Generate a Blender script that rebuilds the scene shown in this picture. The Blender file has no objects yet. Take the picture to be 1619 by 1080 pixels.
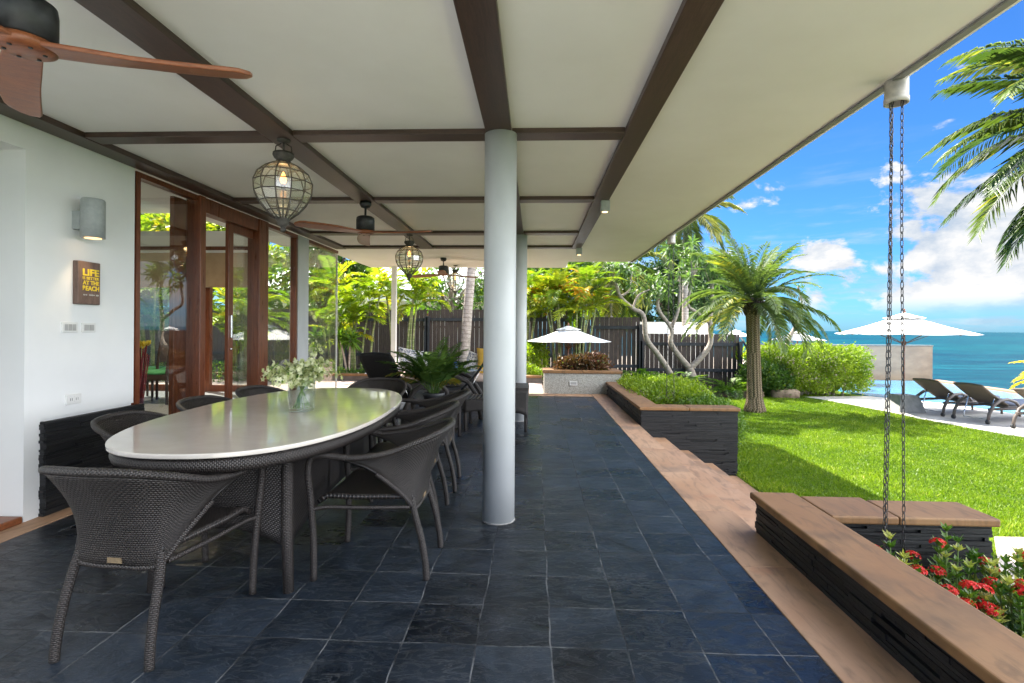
import bpy, math, random
import numpy as np
from mathutils import Vector, Matrix
rad = math.radians
sc = bpy.context.scene
COL = sc.collection
random.seed(7)
rng = np.random.default_rng(11)

# ------------------------------------------------------------------ camera
cam = bpy.data.cameras.new('camera')
cam.lens = 820 / 1619 * 36
cam.sensor_width = 36
cam.shift_y = -20 / 1619
cam.clip_start = .05
cam.clip_end = 60000
camo = bpy.data.objects.new('camera', cam)
COL.objects.link(camo)
camo.matrix_world = Matrix.Translation((0, 0, 1.27)) @ Matrix.Rotation(rad(2.48), 4, 'Z') @ Matrix.Rotation(rad(90), 4, 'X') @ Matrix.Rotation(rad(.4), 4, 'Z')
sc.camera = camo

# ------------------------------------------------------------------ sun, sky, exposure
SUN = Vector((-1.93, 1.4, 3.3)).normalized()
SUN_EL = math.asin(SUN.z)
SUN_AZ = math.atan2(SUN.x, SUN.y)
sl = bpy.data.lights.new('sun', 'SUN')
sl.energy = 2.75
sl.angle = rad(.53)
sl.color = (1, .94, .84)
so = bpy.data.objects.new('sun', sl)
so.rotation_euler = (-SUN).to_track_quat('-Z', 'Y').to_euler()
COL.objects.link(so)
sc.view_settings.view_transform = 'Standard'
sc.view_settings.look = 'None'
sc.view_settings.exposure = 2.9
sc.view_settings.gamma = 1
sc.render.engine = 'CYCLES'
cy = sc.cycles
cy.max_bounces = 10
cy.diffuse_bounces = 6
cy.glossy_bounces = 4
cy.transmission_bounces = 6
cy.transparent_max_bounces = 24
cy.caustics_reflective = False
cy.caustics_refractive = False
cy.sample_clamp_indirect = 8
try:
    cy.use_denoising = True
    cy.denoiser = 'OPENIMAGEDENOISE'
except Exception:
    pass


class NT:
    """small node-tree helper"""
    def __init__(s, tree):
        s.t = tree; s.n = tree.nodes; s.l = tree.links; s.n.clear()

    def node(s, typ, **kw):
        nd = s.n.new(typ)
        for k, v in kw.items():
            if k == 'inp':
                for kk, vv in v.items():
                    s.put(nd.inputs[kk], vv)
            else:
                setattr(nd, k, v)
        return nd

    def put(s, sock, v):
        if isinstance(v, bpy.types.NodeSocket):
            s.l.new(v, sock)
        elif isinstance(v, (tuple, list)) and sock.type == 'RGBA' and len(v) == 3:
            sock.default_value = (*v, 1)
        else:
            sock.default_value = v

    def m(s, op, a, b=0., c=None, clamp=False):
        nd = s.node('ShaderNodeMath', operation=op, use_clamp=clamp)
        s.put(nd.inputs[0], a); s.put(nd.inputs[1], b)
        if c is not None: s.put(nd.inputs[2], c)
        return nd.outputs[0]

    def vm(s, op, a, b=None):
        nd = s.node('ShaderNodeVectorMath', operation=op)
        s.put(nd.inputs[0], a)
        if b is not None: s.put(nd.inputs[3 if op == 'SCALE' else 1], b)
        return nd.outputs['Value'] if op in ('LENGTH', 'DISTANCE', 'DOT_PRODUCT') else nd.outputs[0]

    def mix(s, f, a, b, mode='MIX'):
        nd = s.node('ShaderNodeMix', data_type='RGBA', blend_type=mode)
        s.put(nd.inputs[0], f); s.put(nd.inputs[6], a); s.put(nd.inputs[7], b)
        return nd.outputs[2]

    def noise(s, vec, scale=5., detail=4., rough=.55, dist=0.):
        nd = s.node('ShaderNodeTexNoise')
        nd.inputs['Scale'].default_value = scale; nd.inputs['Detail'].default_value = detail
        nd.inputs['Roughness'].default_value = rough; nd.inputs['Distortion'].default_value = dist
        if vec is not None: s.put(nd.inputs['Vector'], vec)
        return nd.outputs[0]

    def step(s, v, lo, hi):
        nd = s.node('ShaderNodeMapRange', interpolation_type='SMOOTHSTEP')
        s.put(nd.inputs[0], v); nd.inputs[1].default_value = lo; nd.inputs[2].default_value = hi
        return nd.outputs[0]

    def map(s, vec, scale):
        nd = s.node('ShaderNodeMapping'); s.put(nd.inputs[0], vec); nd.inputs['Scale'].default_value = scale
        return nd.outputs[0]

    def bump(s, h, strength=.3, dist=.01):
        nd = s.node('ShaderNodeBump'); s.put(nd.inputs['Height'], h)
        nd.inputs['Strength'].default_value = strength; nd.inputs['Distance'].default_value = dist
        return nd.outputs[0]


world = bpy.data.worlds.new('World')
sc.world = world
world.use_nodes = True
W = NT(world.node_tree)
sky = W.node('ShaderNodeTexSky', sky_type='NISHITA')
sky.sun_disc = False
sky.sun_elevation = SUN_EL
sky.sun_rotation = SUN_AZ
sky.air_density = 1.0
sky.dust_density = .4
sky.ozone_density = 2.2
dirv = W.node('ShaderNodeTexCoord').outputs['Generated']
flat = W.map(dirv, (1, 1, 1.9))
n1 = W.noise(flat, 6.5, 10, .60, .2)
n1b = W.noise(W.vm('ADD', flat, (-.02, .01, .045)), 6.5, 10, .60, .2)
blobs = None
for (c, r, w) in (((.665, .74, .12), .28, .80), ((.585, .795, .16), .075, .46), ((.62, .78, .06), .24, .50), ((.404, .884, .235), .10, .42), ((.35, .90, .215), .11, .36),
                  ((.475, .873, .125), .11, .52), ((.497, .864, .065), .16, .36), ((.26, .943, .207), .12, .34), ((.40, .91, .06), .14, .30),
                  ((.137, .989, .10), .16, .3), ((.74, .65, .16), .2, .4), ((-.3, .93, .2), .4, .4), ((-.75, .6, .3), .4, .4),
                  ((.9, -.3, .35), .5, .4), ((.2, -.9, .4), .6, .4), ((-.3, -.8, .5), .5, .4)):  # clouds out of view, right and behind, added for fill light
    d = W.vm('LENGTH', W.vm('MULTIPLY', W.vm('SUBTRACT', dirv, c), (1, 1, 1.7)))
    f = W.m('MULTIPLY', W.step(d, r, 0.), w)
    blobs = f if blobs is None else W.m('MAXIMUM', blobs, f)
dens = W.m('ADD', W.m('MULTIPLY_ADD', n1, 1.75, -.375), blobs)
cl = W.step(dens, .72, .86)
elev = W.node('ShaderNodeSeparateXYZ', inp={0: dirv}).outputs[2]
wisp = W.m('MULTIPLY', W.step(W.noise(W.map(dirv, (2, 2, 14)), 3.2, 6, .6), .45, .72), W.step(elev, .34, .02))
cl = W.m('MULTIPLY', cl, W.step(elev, .015, .06))
cl = W.m('MAXIMUM', cl, W.m('MULTIPLY', wisp, .6))
shade = W.m('ADD', .62, W.m('MULTIPLY', W.m('SUBTRACT', n1, n1b), 4.0), None)
shade = W.m('MINIMUM', W.m('MAXIMUM', shade, .2), 1.)
ccol = W.mix(shade, (.62, .80, 1.04), (1.44, 1.42, 1.40))
skyc = W.mix(1., sky.outputs[0], (.083, .190, .335), 'MULTIPLY')
skymix = W.mix(cl, skyc, ccol)
# unseen cloud glow right of and behind the viewer, added to light the veranda
fill_cloud = W.step(W.vm('DOT_PRODUCT', dirv, (.90, -.34, .27)), .42, .80)
fill_cloud = W.m('MULTIPLY', fill_cloud, W.step(n1, .30, .55))
skymix = W.mix(fill_cloud, skymix, (10.2, 10.5, 11.0))
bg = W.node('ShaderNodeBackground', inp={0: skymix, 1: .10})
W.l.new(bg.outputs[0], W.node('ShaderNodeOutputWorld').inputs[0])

# ------------------------------------------------------------------ materials
MATS = {}


def mat(name, fn):
    m = bpy.data.materials.new(name); m.use_nodes = True
    t = NT(m.node_tree)
    out = t.node('ShaderNodeOutputMaterial')
    sh = fn(t)
    t.l.new(sh, out.inputs[0])
    MATS[name] = m
    return m


def pbr(t, col, rough=.5, normal=None, metal=0., spec=.5, **kw):
    nd = t.node('ShaderNodeBsdfPrincipled')
    t.put(nd.inputs['Base Color'], col); t.put(nd.inputs['Roughness'], rough)
    nd.inputs['Metallic'].default_value = metal
    t.put(nd.inputs['Specular IOR Level'], spec)
    if normal is not None: t.l.new(normal, nd.inputs['Normal'])
    for k, v in kw.items(): t.put(nd.inputs[k], v)
    return nd.outputs[0]


def pos(t): return t.node('ShaderNodeNewGeometry').outputs['Position']
def obj_(t): return t.node('ShaderNodeTexCoord').outputs['Object']
def uvc(t): return t.node('ShaderNodeTexCoord').outputs['UV']


def noisy(name, a, b, scale=8., rough=.5, bump=.15, bdist=.004, stretch=(1, 1, 1), spec=.5, metal=0., world_=False, detail=6):
    def fn(t):
        v = t.map(pos(t) if world_ else obj_(t), stretch)
        n = t.noise(v, scale, detail, .6)
        n2 = t.noise(v, scale * 6, 4, .6)
        return pbr(t, t.mix(t.step(n, .3, .7), a, b), rough, t.bump(t.m('ADD', n, t.m('MULTIPLY', n2, .5)), bump, bdist), metal, spec)
    return mat(name, fn)


def wood(name, a, b, stretch, rough=.4, scale=6., bump=.15):
    def fn(t):
        v = t.map(obj_(t), stretch)
        n = t.noise(v, scale, 8, .65, .6)
        f = t.noise(v, scale * 9, 3, .6)
        h = t.m('ADD', t.m('MULTIPLY', n, .7), t.m('MULTIPLY', f, .4))
        return pbr(t, t.mix(t.step(h, .35, .75), a, b), t.m('ADD', rough - .1, t.m('MULTIPLY', n, .2)), t.bump(h, bump, .003))
    return mat(name, fn)


def wall_fn(t):
    v = pos(t)
    n = t.noise(v, 1.6, 5, .6); f = t.noise(v, 60, 3, .6)
    return pbr(t, t.mix(t.step(n, .25, .8), (.80, .81, .80), (.74, .75, .745)), .6, t.bump(t.m('ADD', f, n), .07, .004), spec=.3)


def ceil_fn(t):
    v = pos(t)
    n = t.noise(v, .9, 5, .6); f = t.noise(v, 45, 3, .6)
    return pbr(t, t.mix(t.step(n, .3, .75), (.80, .80, .77), (.73, .73, .69)), .5, t.bump(f, .05, .004), spec=.3)


mat('white_wall', wall_fn); mat('ceiling_paint', ceil_fn)
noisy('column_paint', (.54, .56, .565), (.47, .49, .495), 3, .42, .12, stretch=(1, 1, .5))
wood('beam_wood_y', (.032, .017, .012), (.078, .045, .034), (9, .7, 9), .38)
wood('beam_wood_x', (.032, .017, .012), (.078, .045, .034), (.7, 9, 9), .38)
wood('red_wood', (.085, .022, .009), (.21, .062, .024), (9, 9, .7), .3, 5)
wood('fan_wood', (.15, .042, .014), (.30, .105, .04), (1.2, 9, 9), .35, 5)
wood('pole_wood', (.16, .05, .025), (.30, .11, .06), (9, 9, .8), .4, 5)
wood('sign_wood', (.085, .052, .04), (.19, .125, .10), (9, 9, .9), .65, 5, .4)
wood('chair_wood', (.020, .011, .008), (.05, .028, .02), (9, 9, .7), .4)
noisy('dark_metal', (.012, .013, .014), (.03, .032, .034), 20, .5, .08)
noisy('lantern_metal', (.03, .026, .023), (.08, .07, .062), 40, .6, .3, .003)
noisy('grey_metal', (.30, .33, .33), (.36, .385, .385), 30, .45, .04)
noisy('aged_metal', (.50, .47, .43), (.36, .34, .32), 25, .45, .1, spec=.5)
noisy('chain_metal', (.03, .032, .04), (.10, .095, .09), 60, .4, .2, metal=.7)
noisy('chrome', (.6, .6, .6), (.7, .7, .7), 10, .2, 0., metal=1.)
noisy('plastic_white', (.72, .72, .70), (.68, .68, .66), 10, .35, 0.)
noisy('plastic_grey', (.35, .35, .34), (.4, .4, .39), 10, .4, 0.)
noisy('dark_slot', (.02, .02, .02), (.025, .025, .025), 10, .5, 0.)
noisy('canvas', (.78, .77, .75), (.70, .69, .67), 2.5, .8, .15, .003, spec=.2)
noisy('sling_black', (.008, .008, .009), (.014, .014, .015), 90, .65, .3, .002)
noisy('sling_brown', (.105, .082, .062), (.14, .112, .086), 120, .7, .3, .002)
noisy('lounger_frame', (.09, .072, .062), (.14, .115, .10), 60, .5, .2, .002)
noisy('mattress_grey', (.10, .12, .17), (.14, .165, .22), 20, .8, .1)
noisy('yellow_cloth', (.62, .38, .055), (.70, .45, .08), 12, .85, .2, .004)
noisy('pink_cloth', (.52, .40, .34), (.60, .47, .40), 12, .85, .2, .004)
noisy('green_cloth', (.06, .26, .10), (.085, .33, .13), 14, .85, .2, .004)
noisy('blind_cloth', (.36, .25, .155), (.42, .30, .19), 6, .85, .1, .002)
noisy('concrete', (.20, .20, .19), (.28, .275, .26), 9, .8, .3)


def deck_fn(t):
    p = pos(t)
    br = t.node('ShaderNodeTexBrick', offset=.5); t.put(br.inputs['Vector'], p)
    for k, v in (('Scale', 1.), ('Brick Width', .6), ('Row Height', .6), ('Mortar Size', .006), ('Mortar Smooth', .3)): br.inputs[k].default_value = v
    br.inputs['Color1'].default_value = (.44, .41, .37, 1); br.inputs['Color2'].default_value = (.54, .51, .47, 1); br.inputs['Mortar'].default_value = (.27, .25, .22, 1)
    n = t.noise(p, 2.5, 6, .65)
    return pbr(t, t.mix(t.m('MULTIPLY', t.step(n, .4, .7), .4), br.outputs[0], (.40, .37, .33)), .8, t.bump(t.m('SUBTRACT', n, br.outputs[1]), .3, .005), spec=.3)


mat('deck_stone', deck_fn)

noisy('sand', (.55, .46, .36), (.62, .53, .43), 12, .9, .3, world_=True)
noisy('rear_paving', (.34, .25, .205), (.42, .32, .27), 4, .6, .2, world_=True)
noisy('soil', (.045, .032, .022), (.09, .065, .045), 10, .95, .6, .02, world_=True)
noisy('rock', (.20, .135, .09), (.34, .25, .17), 5, .85, .7, .03)
noisy('beige_render', (.46, .325, .225), (.34, .24, .17), 1.6, .8, .25, .01, stretch=(1, 1, 2.4), world_=True)
noisy('bark_grey', (.26, .21, .17), (.42, .36, .30), 9, .85, .6, .012, stretch=(1, 1, 2.2))
noisy('bark_dark', (.06, .045, .035), (.13, .10, .08), 9, .9, .6, .012)
noisy('pot_dark', (.012, .013, .016), (.03, .032, .036), 8, .5, .1)
noisy('blue_glaze', (.02, .06, .28), (.03, .09, .36), 10, .25, .0)
noisy('roof_metal', (.66, .69, .67), (.58, .61, .59), 3, .5, .05)
noisy('stem_green', (.10, .17, .045), (.17, .25, .07), 18, .6, .15)
noisy('twig_red', (.16, .012, .016), (.30, .028, .03), 30, .5, .1)
noisy('room_floor', (.30, .31, .31), (.37, .38, .38), 2, .22, .02, world_=True)
noisy('yellow_paint', (.78, .60, .04), (.66, .48, .03), 30, .6, .2)
noisy('pale_paint', (.55, .58, .56), (.42, .42, .40), 60, .6, .2)
noisy('shingle', (.10, .085, .075), (.16, .14, .125), 6, .8, .2)
noisy('drip_shade', (.14, .14, .13), (.20, .20, .19), 12, .5, .05)
noisy('dull_brass', (.13, .09, .05), (.20, .145, .08), 30, .45, .1)
noisy('white_trim', (.80, .80, .78), (.74, .74, .72), 6, .5, .03)


def slate_fn(t):
    p = pos(t)
    wob = t.node('ShaderNodeTexNoise'); wob.inputs['Scale'].default_value = 3.; wob.inputs['Detail'].default_value = 4
    t.put(wob.inputs['Vector'], p)
    pv = t.vm('ADD', p, t.vm('SCALE', t.vm('SUBTRACT', wob.outputs[1], (.5, .5, .5)), .03))
    pv = t.vm('ADD', pv, (.225, .027, 0))
    br = t.node('ShaderNodeTexBrick', offset=.0, squash=1., offset_frequency=2)
    t.put(br.inputs['Vector'], pv)
    for k, v in (('Scale', 1.), ('Brick Width', .30), ('Row Height', .30), ('Mortar Size', .0034), ('Mortar Smooth', .25), ('Bias', 0.)):
        br.inputs[k].default_value = v
    br.inputs['Color1'].default_value = (0, 0, 0, 1); br.inputs['Color2'].default_value = (1, 1, 1, 1); br.inputs['Mortar'].default_value = (.5, .5, .5, 1)
    tile = br.outputs[0]; mort = br.outputs[1]
    off = t.vm('MULTIPLY', t.vm('ADD', tile, (0, 0, 0)), (7, 13, 5))
    q = t.vm('ADD', p, off)
    n = t.noise(q, 3.2, 8, .62, 1.2)
    n2 = t.noise(t.map(q, (1, 2.6, 1)), 7, 7, .66, .7)
    fine = t.noise(q, 70, 4, .65)
    ridge = t.m('ABSOLUTE', t.m('SUBTRACT', n2, .5))
    vein = t.m('MULTIPLY', t.step(ridge, .018, .0), t.step(t.noise(p, 2.1, 3), .52, .68))
    base = t.mix(t.step(n, .28, .74), (.004, .0065, .0105), (.018, .0255, .037))
    tr_ = t.node('ShaderNodeSeparateColor', inp={0: tile}).outputs[0]
    base = t.mix(1., base, t.mix(tr_, (.45, .48, .52), (1.75, 1.7, 1.65)), 'MULTIPLY')
    base = t.mix(t.m('MULTIPLY', t.step(t.noise(p, .8, 3), .5, .75), .3), base, (.050, .042, .036))
    base = t.mix(t.m('MULTIPLY', t.step(t.noise(p, 1.9, 6, .7), .56, .74), .35), base, (.075, .085, .095))
    base = t.mix(t.m('MULTIPLY', vein, .7), base, (.13, .145, .16))
    mk = t.m('MULTIPLY', mort, t.step(t.noise(p, 3.6, 5, .7), .38, .62))
    base = t.mix(t.m('MULTIPLY', mk, .8), base, (.17, .175, .18))
    base = t.mix(t.m('MULTIPLY', t.m('SUBTRACT', mort, mk), .8), base, (.012, .013, .015))
    h = t.m('ADD', t.m('MULTIPLY', n2, .22), t.m('MULTIPLY', n, 1.1))
    h = t.m('ADD', h, t.m('MULTIPLY', fine, .06))
    h = t.m('SUBTRACT', h, t.m('MULTIPLY', mort, .35))
    h = t.m('ADD', h, t.m('MULTIPLY', t.step(ridge, .0, .02), .12))
    r = t.m('ADD', t.m('ADD', .14, t.m('MULTIPLY', tr_, .12)), t.m('MULTIPLY', n2, .26))
    return pbr(t, base, t.m('ADD', r, t.m('MULTIPLY', mort, .3)), t.bump(h, .8, .012), spec=.36)


mat('slate', slate_fn)


def sandstone_fn(t, k=1.):
    p = pos(t)
    isl = t.node('ShaderNodeNewGeometry').outputs['Random Per Island']
    q = t.vm('ADD', p, t.node('ShaderNodeCombineXYZ', inp={0: t.m('MULTIPLY', isl, 31.), 1: t.m('MULTIPLY', isl, 17.)}).outputs[0])
    n = t.noise(q, 1.7, 6, .6, .8); f = t.noise(q, 40, 4, .7)
    st = t.noise(t.map(q, (5, 1.2, 1)), 3, 6, .6, 1.0)
    c = t.mix(t.step(n, .3, .7), (.40, .225, .125), (.49, .31, .195))
    c = t.mix(t.m('MULTIPLY', isl, .45), c, (.31, .19, .12))
    c = t.mix(t.m('MULTIPLY', t.step(st, .46, .70), .65), c, (.20, .13, .085))
    c = t.mix(t.m('MULTIPLY', t.step(t.noise(q, 1.3, 5), .55, .70), .6), c, (.14, .105, .085))
    c = t.mix(t.m('MULTIPLY', t.step(t.noise(t.vm('ADD', q, (9, 9, 9)), 2.4, 4), .62, .74), .5), c, (.42, .17, .08))
    if k < 1: c = t.mix(1., c, (k * 1.08, k * .94, k * .64), 'MULTIPLY')
    return pbr(t, c, t.m('ADD', .5, t.m('MULTIPLY', n, .2)), t.bump(t.m('ADD', f, t.m('MULTIPLY', st, 2.)), .16, .004), spec=.4)


mat('sandstone', sandstone_fn)
mat('capstone', lambda t: sandstone_fn(t, .52))


def ledge_fn(t):
    isl = t.node('ShaderNodeNewGeometry').outputs['Random Per Island']
    p = t.map(pos(t), (1, 1, 5))
    n = t.noise(p, 12, 6, .65); f = t.noise(p, 70, 4, .7)
    c = t.mix(isl, (.005, .005, .006), (.017, .0175, .019))
    c = t.mix(t.m('MULTIPLY', t.step(n, .5, .75), .4), c, (.026, .025, .024))
    return pbr(t, c, .55, t.bump(t.m('ADD', n, t.m('MULTIPLY', f, .4)), .6, .006), spec=.4)


mat('ledgestone', ledge_fn)


def terrazzo_fn(t):
    vo = t.node('ShaderNodeTexVoronoi'); vo.inputs['Scale'].default_value = 85.
    t.put(vo.inputs['Vector'], pos(t))
    g = t.node('ShaderNodeSeparateColor', inp={0: vo.outputs['Color']}).outputs[0]
    n = t.noise(pos(t), 3, 5, .6)
    c = t.mix(g, (.24, .24, .21), (.50, .49, .45))
    c = t.mix(t.m('MULTIPLY', t.step(n, .45, .75), .4), c, (.30, .27, .22))
    return pbr(t, c, .75, t.bump(g, .2, .003), spec=.3)


mat('pebble_render', terrazzo_fn)


def wicker_mat(name, a, b, su=.0135, sv=.0098, rough=.42):
    def fn(t):
        s = t.node('ShaderNodeSeparateXYZ', inp={0: uvc(t)})
        u = t.m('DIVIDE', s.outputs[0], su); v = t.m('DIVIDE', s.outputs[1], sv)
        row = t.m('FLOOR', v)
        u2 = t.m('ADD', u, t.m('MULTIPLY', row, .5))
        cu = t.m('SINE', t.m('MULTIPLY', t.m('FRACT', u2), math.pi))
        cv = t.m('SINE', t.m('MULTIPLY', t.m('FRACT', v), math.pi))
        h = t.m('MULTIPLY', t.m('POWER', cu, .7), t.m('POWER', cv, .6))
        cell = t.m('FLOOR', u2)
        wn = t.node('ShaderNodeTexWhiteNoise', noise_dimensions='2D', inp={0: t.node('ShaderNodeCombineXYZ', inp={0: cell, 1: row}).outputs[0]}).outputs[0]
        c = t.mix(t.m('MULTIPLY', t.m('ADD', .45, t.m('MULTIPLY', wn, .55)), t.step(h, .1, .8)), a, b)
        orr = t.node('ShaderNodeObjectInfo').outputs['Random']
        c = t.mix(t.m('MULTIPLY', t.step(t.noise(obj_(t), 5., 3), .5, .75), t.m('ADD', .12, t.m('MULTIPLY', orr, .25))), c, (.062, .052, .044))
        return pbr(t, c, rough, t.bump(h, .9, .0035), spec=.5)
    return mat(name, fn)


wicker_mat('wicker', (.005, .004, .0035), (.036, .028, .0245))
wicker_mat('wicker_fine', (.006, .005, .0045), (.036, .029, .027), .015, .0105)
wicker_mat('wicker_wrap', (.007, .0055, .005), (.043, .034, .030), .020, .0075)


def marble_fn(t):
    p = pos(t)
    n = t.noise(p, 2.2, 8, .62, 1.4); f = t.noise(p, 55, 4, .7)
    c = t.mix(t.step(n, .3, .75), (.60, .555, .495), (.52, .475, .42))
    c = t.mix(t.m('MULTIPLY', t.step(f, .5, .7), .25), c, (.56, .51, .45))
    return pbr(t, c, t.m('ADD', .03, t.m('MULTIPLY', t.noise(p, 6, 4), .08)), None, spec=.75)


mat('table_stone', marble_fn)


def leaf_mat(name, a, b, trans=.35, rough=.45, tcol=None, third=None):
    def fn(t):
        at = t.node('ShaderNodeAttribute', attribute_name='tint').outputs['Fac']
        c = t.mix(at, a, b)
        if third: c = t.mix(t.step(at, .86, .98), c, third)
        tc = t.mix(1., c, tcol or (1.35, 1.5, .55), 'MULTIPLY')
        d = pbr(t, c, rough, spec=.4)
        tr = t.node('ShaderNodeBsdfTranslucent', inp={0: tc}).outputs[0]
        return t.node('ShaderNodeMixShader', inp={0: trans, 1: d, 2: tr}).outputs[0]
    return mat(name, fn)


leaf_mat('leaf_hedge', (.12, .205, .012), (.29, .36, .028), .42)
leaf_mat('leaf_bush', (.06, .13, .018), (.15, .24, .03), .35)
leaf_mat('leaf_dark', (.018, .05, .016), (.05, .105, .028), .25)
leaf_mat('leaf_mid', (.045, .10, .022), (.11, .19, .04), .4, third=(.30, .34, .05))
leaf_mat('leaf_areca', (.13, .22, .015), (.38, .42, .03), .5, third=(.55, .40, .03))
leaf_mat('leaf_areca_orange', (.12, .20, .018), (.36, .36, .03), .5, third=(.62, .24, .02))
leaf_mat('leaf_date', (.07, .115, .042), (.19, .25, .085), .36, third=(.46, .40, .06))
leaf_mat('leaf_coco', (.045, .085, .026), (.14, .19, .055), .35, .35, third=(.34, .32, .08))
leaf_mat('leaf_yellow', (.50, .36, .03), (.68, .50, .06), .45)
leaf_mat('leaf_pot', (.045, .11, .022), (.14, .22, .04), .35, third=(.36, .27, .06))
leaf_mat('leaf_plumeria', (.08, .15, .05), (.20, .29, .12), .4)
leaf_mat('leaf_fern', (.05, .12, .014), (.15, .25, .025), .4)
leaf_mat('leaf_red', (.06, .05, .022), (.19, .065, .035), .3, third=(.13, .17, .03))
leaf_mat('leaf_ixora', (.045, .11, .018), (.13, .23, .035), .4, .3, third=(.42, .42, .14))
leaf_mat('grass_blade', (.075, .150, .010), (.25, .34, .022), .45, third=(.42, .42, .08))
leaf_mat('petal_red', (.55, .016, .014), (.80, .045, .03), .3, tcol=(1.2, .8, .8))
leaf_mat('petal_white', (.46, .52, .18), (.82, .83, .60), .45, tcol=(1, 1, .8))
leaf_mat('petal_plumeria', (.82, .80, .74), (.86, .85, .8), .3, tcol=(1, 1, 1))


def lawn_fn(t):
    n = t.noise(pos(t), 40, 6, .7); m2 = t.noise(pos(t), 1.2, 4, .6)
    c = t.mix(t.step(n, .3, .7), (.05, .095, .008), (.15, .22, .018))
    c = t.mix(t.m('MULTIPLY', t.step(m2, .4, .7), .3), c, (.17, .22, .03))
    return pbr(t, c, .9, t.bump(n, .8, .03), spec=.1)


mat('lawn', lawn_fn)


def sea_fn(t):
    p = pos(t)
    w1 = t.noise(t.map(p, (.10, .30, 1)), 1., 8, .65, .5)
    w2 = t.noise(t.map(p, (.5, 1.6, 1)), 1., 6, .65)
    big = t.noise(t.map(p, (.004, .012, 1)), 1., 5, .6)
    c = t.mix(t.step(big, .42, .60), (.001, .032, .052), (.0014, .050, .064))
    w3 = t.noise(t.map(p, (.02, .11, 1)), 1., 6, .65)
    c = t.mix(t.m('MULTIPLY', t.step(w3, .5, .66), .6), c, (.0010, .024, .048))
    c = t.mix(t.m('MULTIPLY', t.step(w1, .45, .66), .5), c, (.006, .105, .125))
    return pbr(t, c, .45, t.bump(t.m('ADD', w1, t.m('MULTIPLY', w2, .5)), .5, .6), spec=.05)


mat('sea_water', sea_fn)


def pool_fn(t):
    n = t.noise(t.map(pos(t), (1.5, 3, 1)), 2., 5, .6)
    vo = t.node('ShaderNodeTexBrick', offset=0.); t.put(vo.inputs['Vector'], pos(t)); vo.inputs['Scale'].default_value = 5.
    c = t.mix(t.step(n, .35, .7), (.03, .20, .38), (.07, .32, .50))
    return pbr(t, c, .06, t.bump(n, .25, .05), spec=.5)


mat('pool_water', pool_fn)


def schlick(t, f0):
    gm = t.node('ShaderNodeNewGeometry')
    c = t.m('ABSOLUTE', t.vm('DOT_PRODUCT', gm.outputs['Normal'], gm.outputs['Incoming']))
    return t.m('ADD', f0, t.m('MULTIPLY', 1 - f0, t.m('POWER', t.m('SUBTRACT', 1., c, None, True), 5.)))


def window_fn(t):
    tr = t.node('ShaderNodeBsdfTransparent', inp={0: (.94, .96, .95)}).outputs[0]
    gl = t.node('ShaderNodeBsdfGlossy', inp={0: (1, 1, 1), 1: .0}).outputs[0]
    return t.node('ShaderNodeMixShader', inp={0: schlick(t, .085), 1: tr, 2: gl}).outputs[0]


mat('window_glass', window_fn)


def thin_glass(name, tint, ior=1.5, rough=.02):
    def fn(t):
        tr = t.node('ShaderNodeBsdfTransparent', inp={0: tint}).outputs[0]
        gl = t.node('ShaderNodeBsdfGlossy', inp={0: (1, 1, 1), 1: rough}).outputs[0]
        return t.node('ShaderNodeMixShader', inp={0: schlick(t, .04), 1: tr, 2: gl}).outputs[0]
    return mat(name, fn)


thin_glass('vase_glass', (.93, .97, .95))


def lantern_glass_fn(t):
    isl = t.node('ShaderNodeNewGeometry').outputs['Random Per Island']
    f = t.m('ADD', t.m('MULTIPLY', schlick(t, .05), .8), t.m('MULTIPLY', isl, .16))
    tr = t.node('ShaderNodeBsdfTransparent', inp={0: t.mix(isl, (.84, .92, .88), (.95, .96, .92))}).outputs[0]
    gl = t.node('ShaderNodeBsdfGlossy', inp={0: (1, 1, 1), 1: .12}).outputs[0]
    df = t.node('ShaderNodeBsdfTranslucent', inp={0: (.78, .88, .82)}).outputs[0]
    d2 = t.node('ShaderNodeBsdfDiffuse', inp={0: (.70, .80, .74)}).outputs[0]
    dd = t.node('ShaderNodeMixShader', inp={0: .5, 1: df, 2: d2}).outputs[0]
    tr = t.node('ShaderNodeMixShader', inp={0: t.m('ADD', .09, t.m('MULTIPLY', isl, .22)), 1: tr, 2: dd}).outputs[0]
    return t.node('ShaderNodeMixShader', inp={0: f, 1: tr, 2: gl}).outputs[0]


mat('lantern_glass', lantern_glass_fn)


def emit(name, col, s):
    return mat(name, lambda t: t.node('ShaderNodeEmission', inp={0: col, 1: s}).outputs[0])


emit('bulb_glow', (1, .36, .07), 1.1)
emit('lamp_glow', (1, .55, .22), .5)
emit('downlight_glow', (1, .62, .30), .6)


def pattern_fn(t):
    v = t.map(obj_(t), (1, 1, 1))
    n = t.noise(v, 14, 2, .5, 2.0)
    c = t.mix(t.step(t.m('ABSOLUTE', t.m('SUBTRACT', n, .5)), .035, .055), (.055, .075, .17), (.72, .72, .70))
    return pbr(t, c, .85, spec=.2)


mat('pattern_cloth', pattern_fn)


def date_bark_fn(t):
    s = t.node('ShaderNodeSeparateXYZ', inp={0: uvc(t)})
    u = t.m('MULTIPLY', s.outputs[0], 12.); v = t.m('DIVIDE', s.outputs[1], .055)
    v = t.m('ADD', v, t.m('MULTIPLY', t.m('SINE', t.m('MULTIPLY', u, 6.283)), .45))
    fr = t.m('FRACT', v)
    n = t.noise(obj_(t), 14, 5, .65)
    h = t.m('ADD', fr, t.m('MULTIPLY', n, .7))
    c = t.mix(t.step(h, .3, 1.2), (.075, .05, .033), (.37, .28, .185))
    return pbr(t, c, .9, t.bump(h, 1., .035), spec=.2)


mat('date_bark', date_bark_fn)


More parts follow.
